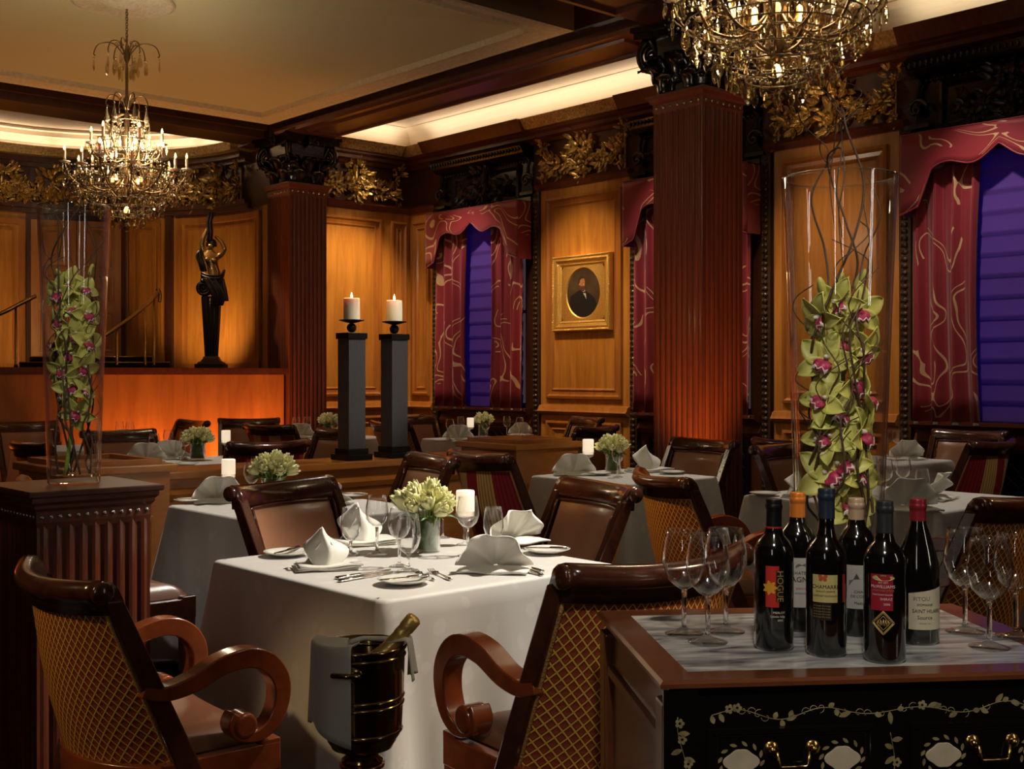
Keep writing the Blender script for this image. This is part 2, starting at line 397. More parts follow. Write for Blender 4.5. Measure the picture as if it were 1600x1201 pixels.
# ------------------------------------------------------------------ mesh helpers
class MB:
    def __init__(s):
        s.v = []; s.f = []; s.uv = []; s.mi = []; s.sm = []; s.m = 0
    def add(s, vs, fs, uvs=None, smooth=True, X=None):
        o = len(s.v)
        for i, p in enumerate(vs):
            p = Vector(p)
            if X is not None: p = X @ p
            s.v.append(p); s.uv.append(uvs[i] if uvs else (0, 0))
        for f in fs:
            s.f.append([o + k for k in f]); s.mi.append(s.m); s.sm.append(smooth)
        return s
    def box(s, x0, x1, y0, y1, z0, z1, X=None):
        v = [(x0, y0, z0), (x1, y0, z0), (x1, y1, z0), (x0, y1, z0), (x0, y0, z1), (x1, y0, z1), (x1, y1, z1), (x0, y1, z1)]
        f = [(0, 3, 2, 1), (4, 5, 6, 7), (0, 1, 5, 4), (1, 2, 6, 5), (2, 3, 7, 6), (3, 0, 4, 7)]
        return s.add(v, f, None, False, X)
    def taper(s, cx, cy, z0, z1, a0, a1, b0=None, b1=None, X=None):
        b0 = a0 if b0 is None else b0; b1 = a1 if b1 is None else b1
        v = []
        for z, a, b in ((z0, a0, b0), (z1, a1, b1)):
            v += [(cx - a, cy - b, z), (cx + a, cy - b, z), (cx + a, cy + b, z), (cx - a, cy + b, z)]
        f = [(0, 3, 2, 1), (4, 5, 6, 7), (0, 1, 5, 4), (1, 2, 6, 5), (2, 3, 7, 6), (3, 0, 4, 7)]
        return s.add(v, f, None, False, X)
    def lathe(s, prof, n=20, X=None, cap=True, a0=0, a1=2 * PI, smooth=True):
        full = abs(a1 - a0 - 2 * PI) < 1e-6
        cols = n if full else n + 1
        v = []; uv = []
        for i, (r, z) in enumerate(prof):
            for k in range(cols):
                a = a0 + (a1 - a0) * k / n
                v.append((r * math.cos(a), r * math.sin(a), z)); uv.append((k / n, i / max(1, len(prof) - 1)))
        f = []
        for i in range(len(prof) - 1):
            for k in range(n):
                k2 = (k + 1) % cols if full else k + 1
                f.append((i * cols + k, i * cols + k2, (i + 1) * cols + k2, (i + 1) * cols + k))
        if cap and full:
            if prof[0][0] > 1e-5: f.append(tuple(reversed(range(cols))))
            if prof[-1][0] > 1e-5: f.append(tuple(range((len(prof) - 1) * cols, len(prof) * cols)))
        return s.add(v, f, uv, smooth, X)
    def tube(s, pts, r, n=6, X=None, closed=False, flat=1.0):
        pts = [Vector(p) for p in pts]; m = len(pts)
        if not isinstance(r, (list, tuple)): r = [r] * m
        up = Vector((0, 0, 1)); v = []; prev = None
        for i, p in enumerate(pts):
            if closed: t = pts[(i + 1) % m] - pts[i - 1]
            else: t = pts[min(i + 1, m - 1)] - pts[max(i - 1, 0)]
            if t.length < 1e-9: t = Vector((0, 0, 1))
            t.normalize()
            if prev is None:
                a = up if abs(t.z) < 0.9 else Vector((1, 0, 0))
                nx = a.cross(t).normalized()
            else:
                nx = prev - t * prev.dot(t)
                nx = nx.normalized() if nx.length > 1e-6 else up.cross(t).normalized()
            prev = nx; ny = t.cross(nx)
            for k in range(n):
                a = 2 * PI * k / n
                v.append(p + nx * (r[i] * math.cos(a)) + ny * (r[i] * flat * math.sin(a)))
        f = []
        for i in range(m if closed else m - 1):
            j = (i + 1) % m
            for k in range(n):
                f.append((i * n + k, i * n + (k + 1) % n, j * n + (k + 1) % n, j * n + k))
        if not closed:
            f.append(tuple(reversed(range(n)))); f.append(tuple(range((m - 1) * n, m * n)))
        return s.add(v, f, None, True, X)
    def grid(s, fn, nu, nv, X=None, uvf=None, smooth=True):
        v = []; uv = []
        for j in range(nv + 1):
            for i in range(nu + 1):
                a, b = i / nu, j / nv
                v.append(fn(a, b)); uv.append(uvf(a, b) if uvf else (a, b))
        f = [(j * (nu + 1) + i, j * (nu + 1) + i + 1, (j + 1) * (nu + 1) + i + 1, (j + 1) * (nu + 1) + i) for j in range(nv) for i in range(nu)]
        return s.add(v, f, uv, smooth, X)
    def slab(s, fn, nu, nv, th, X=None, uvf=None):
        """closed sheet: fn and the same sheet moved by th along its normal"""
        a = [[Vector(fn(i / nu, j / nv)) for i in range(nu + 1)] for j in range(nv + 1)]
        nrm = [[None] * (nu + 1) for _ in range(nv + 1)]
        for j in range(nv + 1):
            for i in range(nu + 1):
                du = a[j][min(i + 1, nu)] - a[j][max(i - 1, 0)]; dv = a[min(j + 1, nv)][i] - a[max(j - 1, 0)][i]
                n_ = du.cross(dv); nrm[j][i] = n_.normalized() if n_.length > 1e-9 else Vector((0, 0, 1))
        v = []; uv = []
        for k in (0, 1):
            for j in range(nv + 1):
                for i in range(nu + 1):
                    v.append(a[j][i] + nrm[j][i] * th * k); uv.append(uvf(i / nu, j / nv) if uvf else (i / nu, j / nv))
        o = (nu + 1) * (nv + 1); W = nu + 1; f = []
        for j in range(nv):
            for i in range(nu):
                q = (j * W + i, j * W + i + 1, (j + 1) * W + i + 1, (j + 1) * W + i)
                f.append(tuple(reversed(q))); f.append(tuple(o + x for x in q))
        for i in range(nu):
            f.append((i, i + 1, o + i + 1, o + i)); q = nv * W; f.append((q + i + 1, q + i, o + q + i, o + q + i + 1))
        for j in range(nv):
            f.append(((j + 1) * W, j * W, o + j * W, o + (j + 1) * W)); q = nu; f.append((j * W + q, (j + 1) * W + q, o + (j + 1) * W + q, o + j * W + q))
        return s.add(v, f, uv, True, X)
    def ell(s, c, r, n=10, m=7, X=None):
        rx, ry, rz = (r, r, r) if isinstance(r, (int, float)) else r
        v = []; f = []
        for j in range(m + 1):
            t = PI * j / m
            for i in range(n):
                a = 2 * PI * i / n
                v.append((c[0] + rx * math.sin(t) * math.cos(a), c[1] + ry * math.sin(t) * math.sin(a), c[2] - rz * math.cos(t)))
        for j in range(m):
            for i in range(n):
                f.append((j * n + i, j * n + (i + 1) % n, (j + 1) * n + (i + 1) % n, (j + 1) * n + i))
        return s.add(v, f, None, True, X)
    def prism(s, poly, d, X=None, smooth=False):
        """poly: 2D points (x,z) extruded along +y by d"""
        n = len(poly)
        v = [(p[0], 0, p[1]) for p in poly] + [(p[0], d, p[1]) for p in poly]
        f = [tuple(range(n)), tuple(reversed(range(n, 2 * n)))]
        f += [(i, n + i, n + (i + 1) % n, (i + 1) % n) for i in range(n)]
        return s.add(v, f, None, smooth, X)
    def run(s, prof, a, b, nrm):
        """extrude molding profile [(out, z)] from a to b; nrm = outward direction"""
        a = Vector(a); b = Vector(b); nn = Vector(nrm).normalized(); v = []
        for q in (a, b):
            for o_, z in prof: v.append(q + nn * o_ + Vector((0, 0, z)))
        n = len(prof)
        f = [(i, (i + 1) % n, n + (i + 1) % n, n + i) for i in range(n)]
        f += [tuple(reversed(range(n))), tuple(range(n, 2 * n))]
        return s.add(v, f, None, False)
    def rings(s, o, U, V, Nn, u0, u1, v0, v1, prof, fill=True):
        """nested rectangles (raised or sunk panel). prof: [(inset, height)]"""
        o = Vector(o); U = Vector(U); V = Vector(V); Nn = Vector(Nn); vs = []; f = []
        for t, h in prof:
            for (a, b) in ((u0 + t, v0 + t), (u1 - t, v0 + t), (u1 - t, v1 - t), (u0 + t, v1 - t)):
                vs.append(o + U * a + V * b + Nn * h)
        for i in range(len(prof) - 1):
            for k in range(4):
                f.append((i * 4 + k, i * 4 + (k + 1) % 4, (i + 1) * 4 + (k + 1) % 4, (i + 1) * 4 + k))
        if fill:
            i = (len(prof) - 1) * 4; f.append((i, i + 1, i + 2, i + 3))
        return s.add(vs, f, None, False)
    def build(s, name, mats, parent=None, loc=(0, 0, 0), rot=(0, 0, 0), bevel=0, sub=0, seg=2):
        me = bpy.data.meshes.new(name)
        me.from_pydata([tuple(p) for p in s.v], [], s.f)
        if not isinstance(mats, (list, tuple)): mats = [mats]
        for m in mats: me.materials.append(m)
        me.polygons.foreach_set('material_index', s.mi)
        me.polygons.foreach_set('use_smooth', s.sm)
        ul = me.uv_layers.new(name='UVMap')
        lv = [0] * len(me.loops); me.loops.foreach_get('vertex_index', lv)
        flat = []
        for k in lv: flat += s.uv[k]
        ul.data.foreach_set('uv', flat)
        me.update()
        bm = bmesh.new(); bm.from_mesh(me); bmesh.ops.recalc_face_normals(bm, faces=bm.faces); bm.to_mesh(me); bm.free()
        o = bpy.data.objects.new(name, me); C.objects.link(o)
        o.location = loc; o.rotation_euler = rot
        if parent: o.parent = parent
        if bevel:
            b = o.modifiers.new('b', 'BEVEL'); b.width = bevel; b.segments = seg; b.limit_method = 'ANGLE'; b.angle_limit = 0.6
        if sub:
            b = o.modifiers.new('s', 'SUBSURF'); b.levels = sub; b.render_levels = sub
        return o

def tag(o, label, cat, group=None, kind=None):
    o['label'] = label; o['category'] = cat
    if group: o['group'] = group
    if kind: o['kind'] = kind
    return o
def struct(o, label=None):
    o['kind'] = 'structure'
    if label: o['label'] = label
    return o
def thing(name, label, cat, loc=(0, 0, 0), rz=0.0, group=None):
    o = bpy.data.objects.new(name, None); C.objects.link(o)
    o.empty_display_size = 0.1
    o.location = loc; o.rotation_euler = (0, 0, rz)
    return tag(o, label, cat, group)
def copy_tree(o, parent=None):
    c = o.copy(); C.objects.link(c)
    if parent: c.parent = parent
    for ch in o.children: copy_tree(ch, c)
    return c
def dup(o, loc, rz, label, group=None):
    c = copy_tree(o); c.location = loc; c.rotation_euler = (0, 0, rz); c['label'] = label
    if group: c['group'] = group
    return c
def T(x=0, y=0, z=0, rx=0, ry=0, rz=0, s=1.0):
    S = Matrix.Diagonal((s, s, s, 1)) if isinstance(s, (int, float)) else Matrix.Diagonal((*s, 1))
    return Matrix.Translation((x, y, z)) @ Matrix.Rotation(rz, 4, 'Z') @ Matrix.Rotation(ry, 4, 'Y') @ Matrix.Rotation(rx, 4, 'X') @ S
def smooth_path(pts, n=6):
    pts = [Vector(p) for p in pts]; out = []
    for i in range(len(pts) - 1):
        p0 = pts[max(i - 1, 0)]; p1 = pts[i]; p2 = pts[i + 1]; p3 = pts[min(i + 2, len(pts) - 1)]
        for k in range(n):
            t = k / n
            out.append(0.5 * ((2 * p1) + (p2 - p0) * t + (2 * p0 - 5 * p1 + 4 * p2 - p3) * t * t + (3 * p1 - p0 - 3 * p2 + p3) * t ** 3))
    out.append(pts[-1]); return out
# ------------------------------------------------------------------ the setting
WX = 9.2
m = MB(); m.box(-3.2, 9.45, -2.7, 15.8, -0.1, 0.0); struct(m.build('floor', M_CARPET))
m = MB(); m.box(-3.2, 9.45, -2.7, 15.8, 4.50, 4.60); struct(m.build('ceiling', M_CEIL))
m = MB(); m.box(-3.2, -3.0, -2.7, 15.8, 0, 4.50); struct(m.build('wall_left', M_MAH))
m = MB(); m.box(-3.0, 9.2, -2.7, -2.5, 0, 4.50); struct(m.build('wall_front', M_MAH))
WINS = [(9.97, 11.61), (6.79, 8.30), (3.55, 5.17)]
m = MB(); ya = -2.5
ops = sorted((a + 0.12, b - 0.12) for a, b in WINS)
for a, b in ops:
    m.box(WX, WX + 0.25, ya, a, 0, 4.50); m.box(WX, WX + 0.25, a, b, 0, 1.0); m.box(WX, WX + 0.25, a, b, 3.22, 4.50); ya = b
m.box(WX, WX + 0.25, ya, 12.5, 0, 4.50)
struct(m.build('wall_right', M_MAH))
m = MB(); m.box(7.38, WX, 12.3, 12.5, 0, 4.50); struct(m.build('wall_back', M_MAH))
m = MB(); m.box(-3.0, 2.82, 12.3, 12.5, 1.46, 4.50); struct(m.build('wall_back', M_MAH))
# curved apse
AC = Vector((5.1, 13.1, 0)); AR = 2.28
def A(th, out, z):
    return Vector((AC.x + (AR - out) * math.cos(th), AC.y + (AR - out) * math.sin(th), z))
def apse_th(px):
    u = (px - 800) / FPX; d = Vector((SA + u * CA, CA - u * SA)); d.normalize()
    c = Vector((AC.x, AC.y)); b = d.dot(c); q = c.dot(c) - AR * AR
    t = b + math.sqrt(max(0, b * b - q)); p = d * t
    return math.atan2(p.y - c.y, p.x - c.x)
def arcbar(m, t0, t1, z0, z1, o0, o1, n=None):
    n = n or max(1, int(abs(t1 - t0) / 0.06)); v = []
    for i in range(n + 1):
        t = t0 + (t1 - t0) * i / n
        v += [A(t, o0, z0), A(t, o1, z0), A(t, o1, z1), A(t, o0, z1)]
    f = []
    for i in range(n):
        a = i * 4; b = a + 4
        f += [(a, a + 1, b + 1, b), (a + 1, a + 2, b + 2, b + 1), (a + 2, a + 3, b + 3, b + 2), (a + 3, a, b, b + 3)]
    f += [(0, 3, 2, 1), (n * 4, n * 4 + 1, n * 4 + 2, n * 4 + 3)]
    m.add(v, f, None, False)
m = MB(); arcbar(m, 0, PI, 1.46, 4.50, -0.15, 0.0, 60); m.box(7.38, 7.53, 12.3, 13.1, 1.46, 4.50); m.box(2.67, 2.82, 12.3, 13.1, 1.46, 4.50)
struct(m.build('wall_apse', M_OAK))
m = MB(); arcbar(m, 0, PI, 3.46, 4.14, 0.0, 0.03, 60); m.box(7.35, 7.38, 12.3, 13.1, 3.46, 4.14)
struct(m.build('trim_1', M_MAH), 'curved mahogany frieze band of the apse')
m = MB()
for z0, z1, o in ((3.44, 3.50, 0.09), (3.50, 3.56, 0.13), (4.02, 4.07, 0.12), (4.07, 4.14, 0.2)): arcbar(m, 0, PI, z0, z1, 0.0, o, 60)
struct(m.build('trim_2', M_MAH), 'curved moulding bands of the apse')
m = MB()
arcbar(m, 0, PI, 4.14, 4.25, 0.0, 0.32, 60)
m.run([(0, 4.14), (0.22, 4.14), (0.30, 4.25), (0, 4.25)], (7.4, 12.3, 0), (8.9, 12.3, 0), (0, -1, 0))
for a, b in ((8.40, 9.87), (5.6, 6.75), (5.22, 5.6), (11.7, 12.3)):
    m.run([(0, 4.14), (0.22, 4.14), (0.30, 4.25), (0, 4.25)], (WX, a, 0), (WX, b, 0), (-1, 0, 0))
m.run([(0, 4.14), (0.12, 4.14), (0.2, 4.25), (0, 4.25)], (7.25, 5.6, 0), (9.0, 5.6, 0), (0, -1, 0))
m.run([(0, 4.10), (0.06, 4.10), (0.12, 4.17), (0, 4.17)], (6.70, 5.97, 0), (2.0, 5.97, 0), (0, 1, 0))
struct(m.build('trim_3', M_GOLDC), 'gilded cornice moulding under the lit ceiling')
m = MB()
for a, b in ((9.87, 11.7), (6.75, 8.40), (3.45, 5.22), (-2.5, 3.45)):
    m.run([(0, 4.10), (0.26, 4.12), (0.34, 4.25), (0, 4.25)], (WX, a, 0), (WX, b, 0), (-1, 0, 0))
m.run([(0, 3.44), (0.06, 3.44), (0.10, 3.50), (0.05, 3.54), (0, 3.54)], (WX, 12.3, 0), (WX, 11.7, 0), (-1, 0, 0))
for a, b in ((8.42, 9.85), (5.27, 6.70)):
    m.run([(0, 3.46), (0.06, 3.46), (0.10, 3.51), (0.05, 3.55), (0, 3.55)], (WX, a, 0), (WX, b, 0), (-1, 0, 0))
m.run([(0, 3.44), (0.06, 3.44), (0.10, 3.50), (0.05, 3.54), (0, 3.54)], (7.4, 12.3, 0), (WX, 12.3, 0), (0, -1, 0))
for p in (((WX, -2.5, 0), (WX, 12.3, 0), (-1, 0, 0)), ((7.4, 12.3, 0), (WX, 12.3, 0), (0, -1, 0))):
    m.run([(0, 4.00), (0.05, 4.00), (0.08, 4.03), (0.13, 4.05), (0.13, 4.09), (0.18, 4.11), (0.18, 4.14), (0, 4.14)], *p)
struct(m.build('trim_4', M_MAHR), 'mahogany mouldings above and below the frieze')
m = MB()
CV = [(0.0, 4.255), (0.02, 4.33), (0.07, 4.41), (0.15, 4.465), (0.26, 4.492), (0.26, 4.4995), (0.0, 4.4995)]
m.run(CV, (WX, 5.95, 0), (WX, 12.3, 0), (-1, 0, 0)); m.run(CV, (WX, -2.5, 0), (WX, 5.6, 0), (-1, 0, 0)); m.run(CV, (7.29, 12.3, 0), (WX, 12.3, 0), (0, -1, 0)); m.run(CV, (7.29, 5.95, 0), (WX, 5.95, 0), (0, 1, 0)); m.run(CV, (7.29, 5.6, 0), (WX, 5.6, 0), (0, -1, 0))
for q in range(4): arcbar(m, 0, PI, CV[q][1], CV[q + 1][1] + 0.001, 0, CV[q + 1][0] + 0.001, 60)
struct(m.build('trim_14', M_CEIL), 'cream plaster cove above the gilded cornice')
# longitudinal and cross beams
m = MB()
m.box(6.72, 7.25, -2.5, 12.3, 4.00, 4.50); m.box(6.68, 6.72, -2.5, 12.3, 4.14, 4.50); m.box(7.25, 7.29, -2.5, 12.3, 4.20, 4.50)
m.rings((0, 0, 4.00), (1, 0, 0), (0, 1, 0), (0, 0, -1), 6.78, 7.19, 6.3, 10.9, [(0, 0.001), (0.01, 0.025), (0.04, 0.025), (0.05, 0.003)])
m.box(-3, 6.68, 5.5, 5.97, 4.01, 4.50); m.box(7.29, 9.2, 5.6, 5.95, 4.12, 4.50)
m.rings((0, 0, 4.01), (1, 0, 0), (0, 1, 0), (0, 0, -1), 1.0, 6.3, 5.53, 5.94, [(0, 0.001), (0.01, 0.03), (0.05, 0.03), (0.07, 0.003)])
m.box(-3, 6.68, 11.62, 12.1, 4.0, 4.50); m.box(-3, 6.68, 11.56, 11.62, 4.08, 4.50)
m.run([(0, 4.0), (0.03, 4.0), (0.05, 4.03), (0.05, 4.06), (0, 4.08)], (6.72, 5.97, 0), (6.72, 11.4, 0), (-1, 0, 0))
struct(m.build('ceiling_beams', M_MAH), 'dark mahogany ceiling beams')
# the plaster trays with their shallow vaults
def tray(x0, x1, y0, y1, nm):
    z = 4.10
    m = MB()
    m.rings((0, 0, z), (1, 0, 0), (0, 1, 0), (0, 0, -1), x0, x1, y0, y1,
            [(0.001, 0), (0.03, 0.012), (0.05, 0.0), (0.19, -0.02), (0.21, 0.0), (0.25, 0.0), (0.26, -0.05)], False)
    o = struct(m.build(nm + '_rim', M_PLASTR), 'cream plaster rim with carved ornament round the ceiling tray')
    m = MB()
    X0, X1, Y0, Y1 = x0 + 0.26, x1 - 0.26, y0 + 0.26, y1 - 0.26
    H = min(X1 - X0, Y1 - Y0) / 2
    def vf(u, v):
        x = X0 + (X1 - X0) * u; y = Y0 + (Y1 - Y0) * v
        e = min(x - X0, X1 - x, y - Y0, Y1 - y) / H
        e = max(0, min(1, e))
        return (x, y, z + 0.05 + 0.17 * (1 - (1 - e) ** 1.8))
    m.grid(vf, 96, 96, smooth=False)
    struct(m.build(nm, M_PLAST), 'cream plaster vaulted ceiling tray')
    m = MB()
    for (a, b) in (((x0, y0), (x1, y0)), ((x1, y0), (x1, y1)), ((x1, y1), (x0, y1)), ((x0, y1), (x0, y0))):
        m.add([(a[0], a[1], z + 0.001), (b[0], b[1], z + 0.001), (b[0], b[1], 4.498), (a[0], a[1], 4.318)], [(0, 1, 2, 3)], None, False)
    struct(m.build(nm + '_side', M_BROWN), 'brown painted outer side of the ceiling tray')
    cx, cy = (x0 + x1) / 2, (y0 + y1) / 2
    m = MB(); m.lathe([(0.40, 0), (0.40, -0.015), (0.36, -0.03), (0.30, -0.02), (0.27, -0.035), (0.16, -0.02), (0.12, -0.05), (0.03, -0.06), (0.0, -0.06)], 40)
    m.lathe([(0.40, 0), (0.0, 0.0)], 40, cap=False)
    struct(m.build('trim_5', M_PLASTR, loc=(cx, cy, z + 0.225)), 'round plaster ceiling rose above the chandelier')
tray(1.25, 6.60, 6.67, 11.35, 'ceiling_tray')
tray(1.25, 6.60, 0.80, 5.20, 'ceiling_tray')

# stage platform and its face
m = MB(); m.box(-3, 6.72, 11.27, 15.6, 0, 1.41); m.box(6.72, 7.38, 11.7, 15.6, 0, 1.41); struct(m.build('floor_stage', M_STAGE), 'stage front in glowing reddish veneer')
m = MB(); m.box(-3, 6.74, 11.22, 11.40, 1.41, 1.455); m.box(-3, 6.74, 11.245, 11.27, 1.385, 1.41); struct(m.build('trim_6', M_MAHR), 'mahogany edge along the stage top')
m = MB(); m.box(-3, 6.72, 11.40, 15.6, 1.41, 1.45); m.box(6.72, 7.38, 11.7, 15.6, 1.41, 1.45); struct(m.build('floor_carpet', M_CARPET), 'dark carpet on the stage')

# apse joinery
m = MB()
def arc_panel(p0, p1, z0, z1, w=0.07):
    a, b = apse_th(p1), apse_th(p0); ww = w / AR
    arcbar(m, a, a + ww, z0, z1, 0, 0.035); arcbar(m, b - ww, b, z0, z1, 0, 0.035)
    arcbar(m, a, b, z1 - w, z1, 0, 0.035); arcbar(m, a, b, z0, z0 + w, 0, 0.035)
    g = 0.05 / AR
    arcbar(m, a + ww + g, a + ww + 1.6 * g, z0 + w + 0.05, z1 - w - 0.05, 0, 0.018); arcbar(m, b - ww - 1.6 * g, b - ww - g, z0 + w + 0.05, z1 - w - 0.05, 0, 0.018)
    arcbar(m, a + ww + g, b - ww - g, z1 - w - 0.08, z1 - w - 0.05, 0, 0.018)
arc_panel(277, 408, 1.46, 3.40); arc_panel(203, 252, 1.46, 3.36, 0.04); arc_panel(-60, 38, 1.46, 3.36)
struct(m.build('trim_7', M_OAKT), 'panel mouldings of the curved oak wall')
m = MB()
for p0, p1 in ((262, 272),): arcbar(m, apse_th(p1), apse_th(p0), 1.46, 3.44, 0, 0.07)
for p0, p1 in ((40, 47), (191, 198)): arcbar(m, apse_th(p1), apse_th(p0), 1.46, 3.40, 0, 0.06)
arcbar(m, apse_th(198), apse_th(40), 3.36, 3.46, 0, 0.06)
struct(m.build('trim_8', M_MAH), 'dark pilaster and door casing in the apse')
# double door: chord between two points on the apse
ta, tb = apse_th(190.5), apse_th(47.5)
pa, pb = A(ta, 0.03, 0), A(tb, 0.03, 0)
dd = (pb - pa); dl = dd.length; dd.normalize(); dn = Vector((dd.y, -dd.x, 0)); dn = dn if (AC - pa).dot(dn) > 0 else -dn
WD = wood('door_oak', (0.34, 0.135, 0.032), (0.46, 0.20, 0.05), (9, 9, 0.9), 0.5, 0.05)
for k in (0, 1):
    m = MB()
    q = pa + dd * (dl / 2 * k + 0.004); q.z = 1.60; hw = dl / 2 - 0.008
    m.rings(q, dd, (0, 0, 1), dn, 0, hw, 0, 1.76, [(0, -0.03), (0, 0.03), (0.001, 0.03)])
    for z0, z1 in ((0.08, 0.60), (0.70, 1.05), (1.15, 1.68)):
        m.rings(q + dn * 0.03, dd, (0, 0, 1), dn, 0.09, hw - 0.09, z0, z1, [(0, 0.001), (0.005, 0.014), (0.02, 0.014), (0.03, 0.001), (0.05, 0.002), (0.08, 0.014)])
    o = struct(m.build('door_%d' % (k + 1), WD))
    m = MB(); m.lathe([(0.0, 0), (0.012, 0), (0.012, 0.03), (0.026, 0.045), (0.026, 0.06), (0.0, 0.07)], 12)
    kn = m.build('door_knob', M_BRASS, o); kn.location = q + dn * 0.03 + dd * (hw - 0.04 if k == 0 else 0.04) + Vector((0, 0, 0.95))
    kn.rotation_euler = dn.to_track_quat('Z', 'Y').to_euler()

# oak wall behind right wall bays
m = MB()
for a, b in ((8.44, 9.80), (5.34, 6.62)):
    m.box(WX - 0.03, WX, a, b, 0.0, 3.46)
m.box(WX - 0.03, WX, 11.76, 12.3, 0.0, 3.44)
m.box(7.38, WX - 0.03, 12.27, 12.3, 0.0, 3.44)
struct(m.build('trim_9', M_OAK), 'golden oak boarding between windows')
m = MB()
PP = [(0, 0.001), (0.004, 0.03), (0.03, 0.035), (0.05, 0.012), (0.085, 0.008), (0.10, 0.02), (0.12, 0.002)]
def pan(a, b, z0, z1):
    m.rings((WX - 0.03, 0, 0), (0, 1, 0), (0, 0, 1), (-1, 0, 0), a, b, z0, z1, PP, False)
for a, b in ((8.54, 9.70), (5.44, 6.52)):
    pan(a, b, 1.12, 3.36); pan(a, b, 0.15, 0.88)
    m.run([(0, 0.94), (0.05, 0.95), (0.07, 0.98), (0.05, 1.0), (0.03, 1.04), (0, 1.05)], (WX - 0.03, a - 0.1, 0), (WX - 0.03, b + 0.1, 0), (-1, 0, 0))
pan(11.84, 12.2, 1.12, 3.34)
def pan2(a, b, z0, z1): m.rings((0, 12.27, 0), (1, 0, 0), (0, 0, 1), (0, -1, 0), a, b, z0, z1, PP, False)
pan2(7.5, 8.72, 1.12, 3.34); pan2(7.5, 8.72, 0.15, 0.88); pan2(8.86, 9.12, 1.12, 3.34)
m.run([(0, 0.94), (0.05, 0.95), (0.07, 0.98), (0.05, 1.0), (0.03, 1.04), (0, 1.05)], (7.4, 12.27, 0), (WX, 12.27, 0), (0, -1, 0))
m.run([(0, 0.94), (0.05, 0.95), (0.07, 0.98), (0.05, 1.0), (0.03, 1.04), (0, 1.05)], (WX - 0.03, 12.27, 0), (WX - 0.03, 11.76, 0), (-1, 0, 0))
struct(m.build('trim_10', M_OAKT), 'raised panel mouldings in golden oak')
# carved vertical strips beside the windows
m = MB()
for y in (9.86, 8.37, 6.70, 5.27, 11.72, 3.45):
    m.box(WX - 0.05, WX, y - 0.05, y + 0.05, 0.0, 3.46)
    for k in range(58):
        z = 0.1 + k * 0.058
        m.ell((WX - 0.055, y, z), (0.014, 0.026, 0.024), 6, 4)
        m.ell((WX - 0.052, y + 0.036, z), (0.01, 0.009, 0.02), 5, 4)
struct(m.build('trim_11', M_CARVED), 'carved leaf strips framing the windows')
# window surround: plinth, entablature, dado with lattice grille
m = MB()
for a, b in WINS:
    m.run([(0, 0.93), (0.10, 0.94), (0.14, 0.97), (0.14, 1.0), (0, 1.0)], (WX, a - 0.02, 0), (WX, b + 0.02, 0), (-1, 0, 0))
    m.run([(0, 0.78), (0.04, 0.79), (0.06, 0.83), (0.02, 0.9), (0, 0.9)], (WX, a - 0.02, 0), (WX, b + 0.02, 0), (-1, 0, 0))
    m.run([(0, 0.02), (0.06, 0.02), (0.06, 0.14), (0.03, 0.17), (0, 0.17)], (WX, a - 0.02, 0), (WX, b + 0.02, 0), (-1, 0, 0))
struct(m.build('trim_12', M_MAHR), 'mahogany sill mouldings under the windows')
m = MB()
for a, b in WINS:
    m.run([(0, 3.36), (0.05, 3.37), (0.05, 3.42), (0.02, 3.44), (0, 3.86), (0.10, 3.87), (0.17, 3.91), (0.22, 3.98), (0.17, 4.02), (0, 4.02)], (WX, a - 0.02, 0), (WX, b + 0.02, 0), (-1, 0, 0))
    n = int((b - a) / 0.05)
    for k in range(n):
        y = a + (k + 0.5) * (b - a) / n
        m.ell((WX - 0.205, y, 3.945), (0.018, 0.016, 0.03), 6, 4); m.ell((WX - 0.03, y, 3.84), (0.014, 0.018, 0.016), 6, 4)
    m.rings((WX, 0, 0), (0, 1, 0), (0, 0, 1), (-1, 0, 0), a + 0.2, b - 0.2, 3.42, 3.82, [(0, 0), (0.0, 0.04), (0.03, 0.05), (0.05, 0.02), (0.06, 0.01)], False)
struct(m.build('trim_13', M_BLACKW), 'black carved entablature over the windows')
